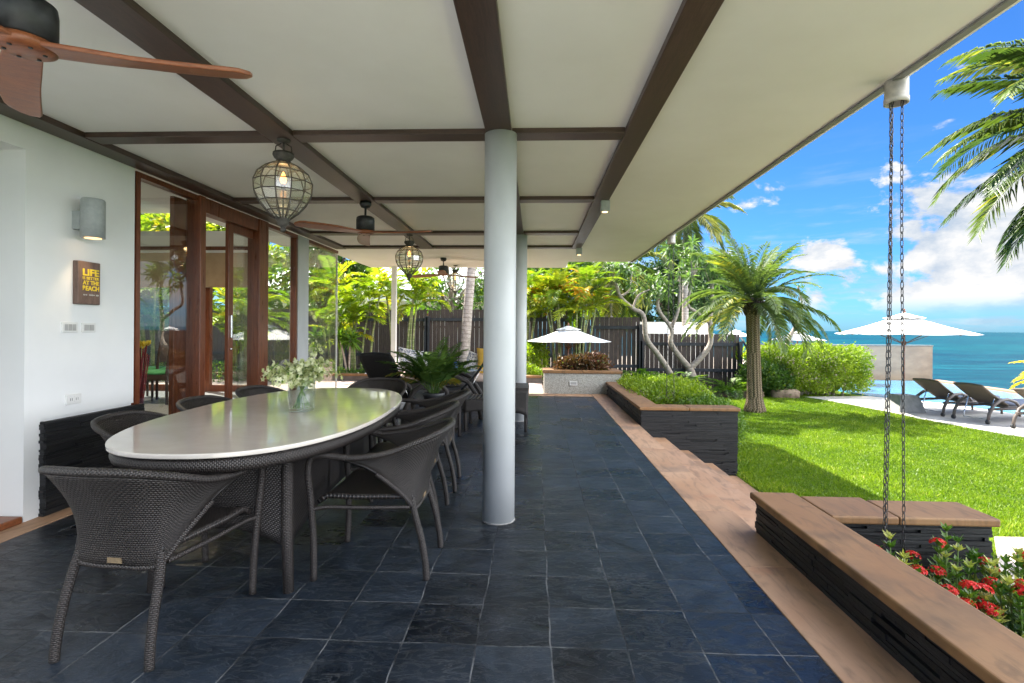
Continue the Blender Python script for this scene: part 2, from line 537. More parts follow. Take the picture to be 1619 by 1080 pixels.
def ring_bark_fn(t):
    s = t.node('ShaderNodeSeparateXYZ', inp={0: uvc(t)})
    n = t.noise(obj_(t), 9, 5, .65)
    v = t.m('ADD', t.m('DIVIDE', s.outputs[1], .11), t.m('MULTIPLY', n, .8))
    fr = t.step(t.m('FRACT', v), .0, .25)
    c = t.mix(t.m('MULTIPLY', fr, t.step(n, .2, .7)), (.19, .16, .14), (.44, .39, .35))
    return pbr(t, c, .85, t.bump(t.m('ADD', fr, n), .5, .01), spec=.2)


mat('ring_bark', ring_bark_fn)


def cane_fn(t):
    s = t.node('ShaderNodeSeparateXYZ', inp={0: uvc(t)})
    fr = t.step(t.m('FRACT', t.m('DIVIDE', s.outputs[1], .16)), .0, .14)
    n = t.noise(obj_(t), 5, 4, .6)
    c = t.mix(fr, (.42, .40, .26), t.mix(t.step(n, .35, .65), (.12, .17, .05), (.30, .30, .13)))
    return pbr(t, c, .55, spec=.4)


mat('cane_bark', cane_fn)


def slatwall_fn(t):
    s = t.node('ShaderNodeSeparateXYZ', inp={0: pos(t)})
    fr = t.m('FRACT', t.m('DIVIDE', s.outputs[2], .2))
    c = t.mix(t.step(fr, .0, .12), (.30, .34, .32), (.62, .66, .63))
    return pbr(t, c, .6, t.bump(fr, .5, .03))


mat('louvre_wall', slatwall_fn)
noisy('fence_wood', (.040, .027, .024), (.080, .056, .050), 9, .65, .25, .004, stretch=(6, 6, .6))
noisy('fence_rail', (.018, .020, .028), (.035, .038, .048), 9, .6, .15, .004)

# ------------------------------------------------------------------ mesh helpers


class G:
    """collects geometry for ONE mesh object"""
    def __init__(s):
        s.v = []; s.f = []; s.uv = []; s.sm = []

    def face(s, idx, uv=None, smooth=False):
        s.f.append(idx); s.uv.append(uv or [(0, 0)] * len(idx)); s.sm.append(smooth)

    def box(s, x0, x1, y0, y1, z0, z1, rot=0., c=None):
        x0, x1 = min(x0, x1), max(x0, x1); y0, y1 = min(y0, y1), max(y0, y1); z0, z1 = min(z0, z1), max(z0, z1)
        b = len(s.v)
        P = [(x, y, z) for z in (z0, z1) for y in (y0, y1) for x in (x0, x1)]
        if rot:
            cx, cy_ = c or ((x0 + x1) / 2, (y0 + y1) / 2); cs, sn = math.cos(rot), math.sin(rot)
            P = [(cx + (x - cx) * cs - (y - cy_) * sn, cy_ + (x - cx) * sn + (y - cy_) * cs, z) for x, y, z in P]
        s.v += P
        for q in ((0, 2, 3, 1), (4, 5, 7, 6), (0, 1, 5, 4), (2, 6, 7, 3), (0, 4, 6, 2), (1, 3, 7, 5)):
            ax = [P[i] for i in q]
            nx = abs((ax[1][1] - ax[0][1]) * (ax[2][2] - ax[0][2]) - (ax[1][2] - ax[0][2]) * (ax[2][1] - ax[0][1]))
            nz = abs((ax[1][0] - ax[0][0]) * (ax[2][1] - ax[0][1]) - (ax[1][1] - ax[0][1]) * (ax[2][0] - ax[0][0]))
            if nz > 1e-9 and q in ((0, 2, 3, 1), (4, 5, 7, 6)): uv = [(p[0], p[1]) for p in ax]
            elif nx > 1e-9 and q in ((0, 4, 6, 2), (1, 3, 7, 5)): uv = [(p[1], p[2]) for p in ax]
            else: uv = [(p[0], p[2]) for p in ax]
            s.face([b + i for i in q], uv)
        return s

    def tube(s, pts, r, n=8, cap=True, closed=False):
        pts = [Vector(p) for p in pts]
        rs = r if isinstance(r, (list, tuple)) else [r] * len(pts)
        b = len(s.v); L = 0.; m = len(pts)
        up = None; Ls = []
        for i, p in enumerate(pts):
            if closed: t = (pts[(i + 1) % m] - pts[i - 1])
            else: t = (pts[min(i + 1, m - 1)] - pts[max(i - 1, 0)])
            t.normalize()
            if up is None:
                up = Vector((0, 0, 1)) if abs(t.z) < .9 else Vector((1, 0, 0))
            x = up.cross(t)
            if x.length < 1e-4: x = Vector((0, 1, 0)).cross(t)
            x.normalize(); y = t.cross(x); up = y
            if i: L += (p - pts[i - 1]).length
            Ls.append(L)
            for k in range(n):
                a = 2 * math.pi * k / n
                s.v.append(tuple(p + (x * math.cos(a) + y * math.sin(a)) * rs[i]))
        for i in range(m if closed else m - 1):
            j = (i + 1) % m
            for k in range(n):
                k2 = (k + 1) % n
                c = 2 * math.pi * max(rs[i], .001) / n
                l1 = Ls[j] if j else L
                s.face([b + i * n + k, b + i * n + k2, b + j * n + k2, b + j * n + k],
                       [(k * c, Ls[i]), ((k + 1) * c, Ls[i]), ((k + 1) * c, l1), (k * c, l1)], True)
        if cap and not closed:
            s.face([b + k for k in range(n)][::-1]); s.face([b + (m - 1) * n + k for k in range(n)])
        return s

    def lathe(s, prof, c=(0, 0, 0), n=24, axis='Z'):
        b = len(s.v); L = 0.
        for i, (r, z) in enumerate(prof):
            for k in range(n):
                a = 2 * math.pi * k / n
                s.v.append((c[0] + r * math.cos(a), c[1] + r * math.sin(a), c[2] + z))
        for i in range(len(prof) - 1):
            L2 = L + math.hypot(prof[i + 1][0] - prof[i][0], prof[i + 1][1] - prof[i][1])
            for k in range(n):
                k2 = (k + 1) % n
                w = 2 * math.pi * max(prof[i][0], prof[i + 1][0]) / n
                s.face([b + i * n + k, b + i * n + k2, b + (i + 1) * n + k2, b + (i + 1) * n + k],
                       [(k * w, L), ((k + 1) * w, L), ((k + 1) * w, L2), (k * w, L2)], True)
            L = L2
        if prof[0][0] > 1e-5: s.face([b + k for k in range(n)][::-1])
        if prof[-1][0] > 1e-5: s.face([b + (len(prof) - 1) * n + k for k in range(n)])
        return s

    def grid(s, fn, nu, nv, su=1., sv=1., smooth=True):
        b = len(s.v)
        for j in range(nv + 1):
            for i in range(nu + 1): s.v.append(tuple(fn(i / nu, j / nv)))
        for j in range(nv):
            for i in range(nu):
                a = b + j * (nu + 1) + i
                s.face([a, a + 1, a + nu + 2, a + nu + 1], [(i / nu * su, j / nv * sv), ((i + 1) / nu * su, j / nv * sv),
                       ((i + 1) / nu * su, (j + 1) / nv * sv), (i / nu * su, (j + 1) / nv * sv)], smooth)
        return s

    def prism(s, poly, z0, z1):
        b = len(s.v); n = len(poly)
        s.v += [(x, y, z0) for x, y in poly] + [(x, y, z1) for x, y in poly]
        s.face(list(range(b, b + n))[::-1], [(x, y) for x, y in poly][::-1]); s.face(list(range(b + n, b + 2 * n)), [(x, y) for x, y in poly])
        L = 0
        for i in range(n):
            j = (i + 1) % n; d = math.hypot(poly[j][0] - poly[i][0], poly[j][1] - poly[i][1])
            s.face([b + i, b + j, b + n + j, b + n + i], [(L, z0), (L + d, z0), (L + d, z1), (L, z1)]); L += d
        return s

    def blob(s, c, r, n=12, m=8, jit=0., sq=1.):
        def fn(u, v):
            a = u * 2 * math.pi; e = (v - .5) * math.pi
            ce, se = math.cos(e), math.sin(e)
            pw = lambda x: math.copysign(abs(x) ** sq, x)
            j = 1 + jit * math.sin(3.1 * a + c[0] * 7) * math.cos(2 * e + c[1])
            return (c[0] + r[0] * pw(ce) * pw(math.cos(a)) * j, c[1] + r[1] * pw(ce) * pw(math.sin(a)) * j, c[2] + r[2] * pw(se))
        return s.grid(fn, n, m)

    def build(s, name, m, parent=None, bevel=0., seg=2, local=False, solid=0.):
        me = bpy.data.meshes.new(name)
        V = s.v
        if parent is not None and not local:
            o = parent.matrix_basis.translation if parent.parent is None else None
            o = world_loc(parent)
            V = [(x - o[0], y - o[1], z - o[2]) for x, y, z in V]
        me.from_pydata(V, [], s.f)
        uvl = me.uv_layers.new(name='UVMap')
        flat = [c for f in s.uv for uv in f for c in uv]
        uvl.data.foreach_set('uv', flat)
        me.polygons.foreach_set('use_smooth', s.sm)
        me.materials.append(MATS[m] if isinstance(m, str) else m)
        me.update()
        ob = bpy.data.objects.new(name, me); COL.objects.link(ob)
        if parent is not None: ob.parent = parent
        if solid:
            md = ob.modifiers.new('solid', 'SOLIDIFY'); md.thickness = solid; md.offset = 0
        if bevel:
            md = ob.modifiers.new('bevel', 'BEVEL'); md.width = bevel; md.segments = seg; md.limit_method = 'ANGLE'; md.angle_limit = rad(40)
        return ob


def world_loc(o):
    l = Vector(o.location)
    while o.parent is not None:
        o = o.parent; l = l + Vector(o.location)
    return l


def tag(o, label, cat, group=None):
    o['label'] = label; o['category'] = cat
    if group: o['group'] = group
    return o


def thing(name, label, cat, loc=(0, 0, 0), group=None):
    o = bpy.data.objects.new(name, None); COL.objects.link(o)
    o.empty_display_size = .1
    o.location = loc
    return tag(o, label, cat, group)


def struct(o, kind='structure'):
    o['kind'] = kind
    return o


def copy_tree(o, parent=None):
    c = o.copy(); COL.objects.link(c); c.parent = parent
    for ch in list(o.children): copy_tree(ch, c)
    return c


def place(o, loc, rz=0., label=None, scale=None):
    o.location = loc; o.rotation_euler = (0, 0, rz)
    if label: o['label'] = label
    if scale: o.scale = (scale,) * 3
    return o


def catmull(P, n=6):
    P = [Vector(p) for p in P]; out = []
    for i in range(len(P) - 1):
        p0 = P[max(i - 1, 0)]; p1 = P[i]; p2 = P[i + 1]; p3 = P[min(i + 2, len(P) - 1)]
        for k in range(n):
            t = k / n
            out.append(.5 * (2 * p1 + (p2 - p0) * t + (2 * p0 - 5 * p1 + 4 * p2 - p3) * t * t + (3 * p1 - p0 - 3 * p2 + p3) * t ** 3))
    out.append(P[-1])
    return out


# --- leaf meshes (numpy)


def nrm(a):
    return a / np.maximum(np.linalg.norm(a, axis=-1, keepdims=True), 1e-9)


class Leaves:
    def __init__(s): s.V = []; s.F = []; s.T = []; s.n = 0

    def add(s, P, D, N, L, Wd, tint=None, fold=.18, droop=0.):
        """one pointed, folded leaf per row: base P, direction D, upper side N, length L, width Wd"""
        P = np.asarray(P, float); k = len(P)
        if k == 0: return
        D = nrm(np.asarray(D, float)); N = np.asarray(N, float)
        S = nrm(np.cross(D, N)); N = nrm(np.cross(S, D))
        L = np.broadcast_to(np.asarray(L, float), (k,))[:, None]; Wd = np.broadcast_to(np.asarray(Wd, float), (k,))[:, None]
        mid = P + D * L * .45 - N * 0
        dz = np.zeros((k, 3)); dz[:, 2] = -1
        mid = mid + dz * L * droop * .2
        tip = P + D * L + dz * L * droop
        a = mid + S * Wd * .5 + N * Wd * fold
        b = mid - S * Wd * .5 + N * Wd * fold
        V = np.stack([P, a, tip, b], 1).reshape(-1, 3)
        i = s.n + np.arange(k)[:, None] * 4
        F = np.concatenate([i + np.array([[0, 1, 2]]), i + np.array([[0, 2, 3]])], 1).reshape(-1, 3)
        t = rng.random(k) if tint is None else np.broadcast_to(np.asarray(tint, float), (k,))
        s.V.append(V); s.F.append(F); s.T.append(np.repeat(t, 4)); s.n += 4 * k

    def tube(s, pts, r0, r1, tint=.5):
        pts = np.asarray(pts, float); m = len(pts)
        t = nrm(np.gradient(pts, axis=0)); x = nrm(np.cross(t, np.array([.31, .2, .93]))); y = np.cross(t, x)
        r = np.linspace(r0, r1, m)[:, None]
        ring = np.stack([pts + x * r, pts - x * r * .5 + y * r * .87, pts - x * r * .5 - y * r * .87], 1)
        V = ring.reshape(-1, 3); F = []
        for i in range(m - 1):
            for k in range(3):
                a, b = i * 3 + k, i * 3 + (k + 1) % 3
                F += [(a, b, b + 3), (a, b + 3, a + 3)]
        s.V.append(V); s.F.append(np.array(F) + s.n); s.T.append(np.full(len(V), tint)); s.n += len(V)

    def build(s, name, m, parent=None):
        V = np.concatenate(s.V); F = np.concatenate(s.F); T = np.concatenate(s.T)
        if parent is not None: V = V - np.array(world_loc(parent))
        me = bpy.data.meshes.new(name)
        me.vertices.add(len(V)); me.vertices.foreach_set('co', V.astype(np.float32).ravel())
        me.loops.add(F.size); me.loops.foreach_set('vertex_index', F.astype(np.int32).ravel())
        me.polygons.add(len(F)); me.polygons.foreach_set('loop_start', np.arange(0, F.size, 3, dtype=np.int32))
        me.update(calc_edges=True)
        at = me.attributes.new('tint', 'FLOAT', 'POINT'); at.data.foreach_set('value', T.astype(np.float32))
        me.materials.append(MATS[m]); me.validate()
        ob = bpy.data.objects.new(name, me); COL.objects.link(ob)
        if parent is not None: ob.parent = parent
        return ob


def rand_dirs(k, up=0.):
    d = nrm(rng.normal(size=(k, 3))); d[:, 2] += up
    return nrm(d)


def frond(lv, base, az, el, length, droop=.6, n=30, leaf=.3, width=.03, tint=(.2, .7), vang=.5, ldroop=.25, r=.012, start=.12, sweep=.75, taper=.5):
    """feather palm leaf: arching rachis with two rows of leaflets"""
    m = 14
    t = np.linspace(0, 1, m)
    h = np.array([math.cos(az), math.sin(az), 0.])
    e = el - droop * 1.9 * t ** 1.4
    step = length / (m - 1)
    pts = [np.array(base, float)]
    for i in range(1, m):
        pts.append(pts[-1] + step * (h * math.cos(e[i]) + np.array([0, 0, math.sin(e[i])])))
    pts = np.array(pts)
    tt = rng.uniform(*tint)
    lv.tube(pts, r, r * .25, min(.85, tt))
    q = np.linspace(start, 1., n)
    P = np.stack([np.interp(q, t, pts[:, k]) for k in range(3)], 1)
    Tn = nrm(np.stack([np.interp(q, t, np.gradient(pts[:, k])) for k in range(3)], 1))
    side = np.cross(Tn, np.array([0, 0, 1.])); side = nrm(side + 1e-6); up = np.cross(side, Tn)
    prof = np.sin(np.clip(q * .95 + .12, 0, 1) * math.pi) ** taper
    for sg in (-1, 1):
        jit = rng.normal(scale=.09, size=(n, 3))
        D = Tn * sweep + side * sg + up * vang + jit
        lv.add(P, D, up + jit, leaf * (.35 + .65 * prof) * rng.uniform(.85, 1.1, n), width, np.clip(tt + rng.normal(scale=.12, size=n), 0, 1), .1, ldroop)
    return pts


def crown_cloud(lv, centers, radii, k, size, up=.25, flat=.8):
    """leaf clusters through a crown's volume"""
    for c, r in zip(centers, radii):
        d = nrm(rng.normal(size=(k, 3))); rr = rng.random(k)[:, None] ** .45
        P = np.array(c) + d * rr * np.array([r, r, r * flat])
        D = nrm(d * .8 + rng.normal(scale=.6, size=(k, 3)) + np.array([0, 0, -.1]))
        N = nrm(d + rng.normal(scale=.5, size=(k, 3)) + np.array([0, 0, up * 3]))
        base = rng.random()
        lv.add(P, D, N, size * rng.uniform(.6, 1.3, k), size * .5 * rng.uniform(.7, 1.2, k), np.clip(base * .6 + rng.random(k) * .5, 0, 1))


def hedge_leaves(lv, box, k, size, round_=.25, rough=.08, up=.5):
    x0, x1, y0, y1, z0, z1 = box
    c = np.array([(x0 + x1) / 2, (y0 + y1) / 2, (z0 + z1) / 2]); hs = np.array([(x1 - x0) / 2, (y1 - y0) / 2, (z1 - z0) / 2])
    d = rng.normal(size=(k, 3)) * np.array([1, 1, .9])
    p_ = 1 / round_
    nl = (np.abs(d) ** p_).sum(1) ** (1 / p_)
    shell = 1 - np.abs(rng.normal(scale=.16, size=k))
    U = d / nl[:, None] * shell[:, None]
    P = c + U * hs
    wob = np.sin(P[:, 0] * 5.1 + P[:, 1] * 3.3) * np.sin(P[:, 1] * 4.3 - P[:, 2] * 5.7) * rough
    out = nrm(U * np.abs(U) ** (p_ - 2) / hs)
    P = P + out * wob[:, None] + rng.normal(scale=size * .5, size=(k, 3))
    D = nrm(out * .7 + rng.normal(scale=.6, size=(k, 3)) + np.array([0, 0, up]))
    N = nrm(out + rng.normal(scale=.5, size=(k, 3)) + np.array([0, 0, .3]))
    ok = P[:, 2] > z0 - .02
    ti = np.clip(.45 + wob / max(rough, 1e-3) * .25 + rng.normal(scale=.22, size=k), 0, 1)
    lv.add(P[ok], D[ok], N[ok], size * rng.uniform(.7, 1.3, ok.sum()), size * .55, ti[ok])


# ================================================================== ground, paving, water
LAWN = -.65
struct(G().grid(lambda u, v: (-120 + 135.6 * u, -80 + 101.5 * v, LAWN), 4, 4).build('lawn', 'lawn'))
struct(G().box(-120, 17, 21.5, 47, -3.5, -1.1).build('beach', 'sand'))
struct(G().grid(lambda u, v: (-20000 + 40000 * u, -6000 + 36000 * v, -3.6), 8, 8).build('sea', 'sea_water'))
struct(G().box(-120, 15.55, 21.2, 21.48, -3.5, LAWN - .004).box(15.3, 15.58, -80, 21.48, -3.5, LAWN - .02).build('terrace_edge', 'beige_render'))
deck = [(7.75, 15.25), (8.02, 14.6), (8.2, 13.7), (8.34, 12.7), (8.42, 11.7), (8.55, 10.9), (8.72, 10.2), (8.95, 9.6), (9.4, 8.3), (10.0, 6.5), (10.6, 4.), (14.9, 4.), (14.9, 15.6), (9.6, 15.6)]
struct(G().prism(deck, LAWN - .1, LAWN + .03).build('pool_deck', 'deck_stone'))
pw = [(9.75, 15.61), (10.9, 14.2), (11.25, 12.), (11.5, 9.), (11.9, 4.2), (14.55, 4.2), (14.65, 12.), (14.75, 16.3), (15.1, 20.4), (11., 20.9), (9.75, 18)]
struct(G().prism(pw, LAWN + .0, LAWN + .045).build('pool_water', 'pool_water'))
g = G()
edge = [(15.15, 20.6), (14.8, 16.4), (14.7, 12.), (14.6, 4.2)]
for (a, b) in zip(edge, edge[1:]):
    g.v += [(a[0], a[1], LAWN + .09), (b[0], b[1], LAWN + .09), (b[0] + .32, b[1], LAWN + .09), (a[0] + .32, a[1], LAWN + .09),
            (a[0], a[1], LAWN - .3), (b[0], b[1], LAWN - .3), (b[0] + .32, b[1], LAWN - .3), (a[0] + .32, a[1], LAWN - .3)]
    k = len(g.v) - 8
    for q in ((0, 1, 2, 3), (0, 4, 5, 1), (3, 2, 6, 7), (0, 3, 7, 4), (1, 5, 6, 2)): g.face([k + i for i in q])
struct(g.build('pool_coping', 'sandstone'))
struct(G().prism([(2.62, 1.0), (2.66, 2.9), (3.4, 3.9), (4.3, 5.03), (5.2, 5.05), (6.4, 4.1), (6.6, 1.0)], LAWN - .1, LAWN + .012).build('garden_path', 'sand'))

# veranda floor
struct(G().box(-3.10, 1.12, .9, 9.86, -.2, 0).build('veranda_floor', 'slate'))
struct(G().box(-8, 1.40, -9, .897, -.2, -.002).build('bounce_paving', 'deck_stone'))  # unseen paving behind the viewer, made pale to bounce sunlight in
g = G()
y = .9
for i in range(60):
    L = (.92, 1.02, .86, .98)[i % 4]
    if y + L > 10.2: L = 10.22 - y
    if L > .05: g.box(1.123, 1.405, y, y + L - .004, -.2, .004)
    y += L
    if y >= 10.2: break
y = .9
while y < 9.0:
    L = rng.uniform(.85, 1.0)
    g.box(-3.36, -3.103, y, min(y + L - .004, 9.1), -.2, .004); y += L
x = -3.0
while x < 1.1:
    g.box(x, min(x + .9, 1.12) - .004, 9.863, 10.22, -.2, .003); x += .9
struct(g.build('stone_border', 'sandstone', bevel=.004))
struct(G().box(-9, .19, 10.225, 12.5, -.3, -.03).build('rear_paving', 'rear_paving'))
struct(G().box(-14, 1.4, 12.75, 18., -.7, -.02).box(1.4, 6.3, 14.9, 18., -.7, -.52).build('planting_bed', 'soil'))

# ================================================================== stacked-stone planters and steps


def ledge(g, x0, x1, y0, y1, z0, z1, faces):
    """courses of thin split stone with uneven faces over a solid core"""
    e = .03
    g.box(x0 + e, x1 - e, y0 + e, y1 - e, z0, z1)
    z = z0
    while z < z1 - .004:
        h = min(rng.uniform(.014, .026), z1 - z)
        for f in faces:
            a, b = (x0, x1) if f in '-y+y' else (y0, y1)
            p = a
            while p < b - 1e-3:
                L = rng.uniform(.12, .42); q = min(p + L, b)
                if b - q < .05: q = b
                d = rng.uniform(0, .012) if rng.random() > .07 else -.012
                zz0, zz1 = z + .0008, z + h - .0012
                if f == '-y': g.box(p, q - .001, y0 - d, y0 + e + .002, zz0, zz1)
                elif f == '+y': g.box(p, q - .001, y1 - e - .002, y1 + d, zz0, zz1)
                elif f == '-x': g.box(x0 - d, x0 + e + .002, p, q - .001, zz0, zz1)
                else: g.box(x1 - e - .002, x1 + d, p, q - .001, zz0, zz1)
                p = q
        z += h


def cap_stones(g, pieces, z0, z1):
    for (x0, x1, y0, y1) in pieces: g.box(x0, x1, y0, y1, z0, z1)


CT = .245
t = thing('planter_wall', 'low black stacked stone planter wall nearest the viewer, topped with tan sandstone', 'planter', (1.41, 3.35, 0))
g = G(); ledge(g, 1.41, 1.63, -1.5, 3.34, LAWN, .20, ['-x', '+x', '+y']); ledge(g, 1.632, 2.53, 2.98, 3.22, LAWN, .20, ['-y', '+x', '+y'])
g.build('stacked_stone', 'ledgestone', t)
g = G(); cap_stones(g, [(1.375, 1.652, 1.25, 3.365), (1.375, 1.652, -1.5, 1.247), (1.655, 2.02, 2.95, 3.30), (2.022, 2.56, 2.95, 3.25)], .20, CT)
c = g.build('capstone', 'capstone', t, bevel=.011, seg=3)
struct(G().box(1.64, 4.2, -1.5, 2.97, -.7, -.36).build('flower_bed', 'soil'))

t = thing('planter_wall', 'long black stacked stone planter wall beside the clipped hedge, topped with tan sandstone', 'planter', (1.43, 7, 0))
g = G(); ledge(g, 1.43, 1.66, 7.215, 10.24, LAWN, .20, ['-x', '+x']); ledge(g, 1.43, 2.69, 6.98, 7.212, LAWN, .20, ['-x', '-y', '+x', '+y'])
g.build('stacked_stone', 'ledgestone', t)
g = G(); cap_stones(g, [(1.40, 1.69, 7.243, 8.2), (1.40, 1.69, 8.203, 9.2), (1.40, 1.69, 9.203, 10.24), (1.40, 2.05, 6.95, 7.24), (2.053, 2.72, 6.95, 7.24)], .20, CT)
g.build('capstone', 'capstone', t, bevel=.012, seg=3)

t = thing('garden_steps', 'sandstone steps leading down from the veranda to the lawn', 'steps', (1.41, 5, LAWN))
for i in range(4):
    g = G(); x0 = 1.41 + .31 * i; z = -.163 * (i + 1)
    yy = 3.345
    while yy < 6.96:
        L = (.95, 1.1, .88)[(i + int(yy * 3)) % 3]; y2 = min(yy + L, 6.975)
        g.box(x0 - (.0 if i else .0), x0 + (.335 if i < 3 else .34), yy, y2 - .004, z - .16, z + .004); yy = y2
    g.build('step', 'sandstone', t, bevel=.008)

t = thing('stone_planter', 'pale pebble-rendered square planter with sandstone rim at the far end of the veranda', 'planter', (.95, 10.26, 0))
G().box(.20, 1.70, 10.265, 10.44, -.3, .40).box(.20, .37, 10.44, 10.99, -.3, .40).box(1.53, 1.70, 10.44, 10.99, -.3, .40).box(.37, 1.53, 10.82, 10.99, -.3, .40).build('planter_body', 'pebble_render', t)
g = G(); cap_stones(g, [(.17, .95, 10.235, 10.45), (.953, 1.73, 10.235, 10.45), (.17, .40, 10.453, 11.02), (1.50, 1.73, 10.453, 11.02), (.403, 1.497, 10.80, 11.02)], .40, .455)
g.build('capstone', 'capstone', t, bevel=.012)
G().box(.37, 1.53, 10.44, 10.82, .1, .36).build('soil', 'soil', t)
v = G().box(.70, .715, 10.245, 10.262, .165, .245).box(.835, .85, 10.245, 10.262, .165, .245).box(.715, .835, 10.245, 10.262, .165, .18).box(.715, .835, 10.245, 10.262, .23, .245).build('vent_frame', 'plastic_white', t)
G().box(.7155, .8345, 10.252, 10.263, .1805, .2295).build('vent_grille', 'plastic_grey', t)

t = thing('planter_wall', 'low brown bed wall with a sunlit sandstone edge behind the rear paving', 'planter', (-3, 12.5, 0))
G().box(-9, .19, 12.53, 12.75, -.3, .09).build('wall_face', 'shingle', t)
G().box(-9.0, .19, 12.50, 12.78, .09, .14).build('capstone', 'capstone', t, bevel=.01)

# ================================================================== house
t = thing('house_wall', 'white plastered house wall with black stone dado at the left edge', 'wall', (-3.27, 3.6, 0))
WX = -3.27
G().box(WX - .32, WX, 3.19, 3.30, 0.005, 2.6).box(WX - .32, WX, 3.30, 4.10, .645, 2.6).box(WX - .32, WX - .02, 3.30, 4.10, 0.005, .645).box(WX - .32, WX, -4., 3.19, 2.40, 2.6) \
    .box(WX - .32, WX, -4, 2.25, .005, 2.4).build('plaster', 'white_wall', t)
g = G(); ledge(g, WX - .018, WX + .035, 3.30, 4.17, .006, .63, ['+x', '-y']); g.build('dado', 'ledgestone', t)
G().box(WX - .6, WX + .01, 2.26, 3.18, .005, .05).build('door_threshold', 'fan_wood', t, bevel=.01)
G().box(-4.4, -4.2, -2, 3.4, 0, 2.6).box(-4.2, WX - .32, 3.19, 3.3, 0, 2.6).build('recess_wall', 'white_wall', t)

roof = thing('veranda_roof', 'flat white veranda roof with dark timber ceiling beams and pale soffit', 'roof', (-.5, 4, 2.6))
CZ = 2.597
G().box(-3.6, .66, .5, 11.25, CZ, 2.80).box(.662, 1.90, .5, 10.22, CZ - .002, 2.80).build('ceiling', 'ceiling_paint', roof)
G().box(1.90, 1.955, .46, 10.26, CZ + .012, 2.84).box(.662, 1.90, 10.222, 10.26, CZ + .012, 2.84).box(-3.6, .70, 11.252, 11.29, CZ + .012, 2.84).build('fascia', 'white_trim', roof)
G().box(1.862, 1.899, .5, 10.20, CZ - .016, CZ - .003).build('drip_edge', 'drip_shade', roof)  # drip strip, with the shade under the fascia put into its dark colour
bz0 = 2.56
ys = [(-.0, 0.)]
for (x0, x1) in ((-1.835, -1.64), (-.33, -.16), (.587, .735)):
    G().box(x0, x1, .52, 8.385, bz0, CZ + .02).build('ceiling_beam', 'beam_wood_y', roof, bevel=.004)
G().box(-3.265, -3.09, .52, 8.385, bz0 - .003, CZ + .02).build('ceiling_beam', 'beam_wood_y', roof, bevel=.004)
segs = ((-3.088, -1.838), (-1.637, -.333), (-.157, .584))
for (y0, y1) in ((1.62, 1.76), (3.425, 3.565), (5.185, 5.325), (7.0, 7.17), (8.23, 8.385)):
    g = G()
    for (x0, x1) in segs: g.box(x0, x1, y0, y1, bz0 + .002, CZ + .02)
    g.build('ceiling_beam', 'beam_wood_x', roof, bevel=.004)
G().box(-12, WX, -4, 9.35, 3.52, 3.75).box(-12, -3.0, 9.0, 9.35, 3.40, 3.52).box(-3.6, WX + .02, -4, 9.0, 2.84, 3.52).build('main_roof', 'white_wall', roof)

for (x, y, lab) in ((-.232, 3.45, 'round white column standing nearest on the slate floor'), (-.215, 7.18, 'round white column farther back, half hidden behind the nearer one')):
    t = thing('column', lab, 'column', (x, y, 0), 'round white veranda columns')
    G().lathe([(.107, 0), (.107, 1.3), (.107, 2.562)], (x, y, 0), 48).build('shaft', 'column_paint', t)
    G().lathe([(.112, .001), (.1105, .007), (.107, .008)], (x, y, 0), 48).build('base_joint', 'concrete', t)
tag(G().box(-3.06, -2.96, 10.95, 11.05, -.1, CZ).build('roof_post', 'white_trim', bevel=.006), 'slim white square post holding the far corner of the roof', 'post')

# --- glazed facade
t = thing('glass_facade', 'tall glass front of the living room framed in red-brown timber', 'glass wall', (WX, 6, 0))
FX = WX - .05
RF = .12
G().box(FX - .04, FX + .03, 4.10, 8.5, 0.005, RF).build('sill_plinth', 'white_trim', t)
G().box(FX - .03, FX + .05, 4.12, 4.165, RF, 2.545).build('frame', 'red_wood', t)
G().box(FX - .03, FX + .05, 4.165, 4.90, 2.50, 2.545).build('frame', 'red_wood', t)
G().box(FX - .03, FX + .05, 6.98, 7.02, RF, 2.545).build('frame', 'red_wood', t)
G().box(FX - .03, FX + .05, 6.19, 6.98, 2.50, 2.545).build('frame', 'red_wood', t)
G().box(FX - .03, FX + .05, 7.36, 8.5, 2.50, 2.545).build('frame', 'red_wood', t)
for (y0, y1) in ((4.165, 4.90), (6.19, 6.98), (7.36, 8.55)):
    G().box(FX, FX + .008, y0, y1, RF, 2.50).build('glass_pane', 'window_glass', t)
G().box(FX - 1.7, FX - .004, 8.545, 8.553, RF, 2.50).build('glass_pane', 'window_glass', t)
G().box(FX - .012, FX + .012, 8.553, 8.575, RF, 2.5).build('corner_bead', 'plastic_white', t)
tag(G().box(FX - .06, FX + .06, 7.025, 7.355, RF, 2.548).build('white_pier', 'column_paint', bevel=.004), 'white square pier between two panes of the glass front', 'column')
t = thing('sliding_door', 'half-open timber and glass sliding door with chrome handle', 'door', (FX, 5.6, RF))
G().box(FX - .07, FX + .075, 4.90, 4.985, RF, 2.548).box(FX - .07, FX + .075, 5.98, 6.19, RF, 2.548).box(FX - .06, FX + .06, 4.985, 5.98, 2.40, 2.548).box(FX - .06, FX + .03, 4.985, 5.98, .10, .13).build('door_frame', 'red_wood', t, bevel=.004)
G().box(FX - .04, FX + .0, 5.49, 5.58, RF + .012, 2.40).box(FX - .04, FX, 5.58, 5.98, 2.31, 2.40).box(FX - .04, FX, 5.58, 5.98, RF + .012, .22).build('door_leaf', 'red_wood', t, bevel=.004)
G().box(FX - .024, FX - .016, 5.58, 5.98, .22, 2.31).build('glass_pane', 'window_glass', t)
G().box(FX, FX + .02, 5.518, 5.545, 1.15, 1.40).build('handle', 'chrome', t, bevel=.004)
G().lathe([(.018, 0), (.018, .02)], (FX + .005, 5.53, 1.02), 12).build('lock', 'chrome', t)
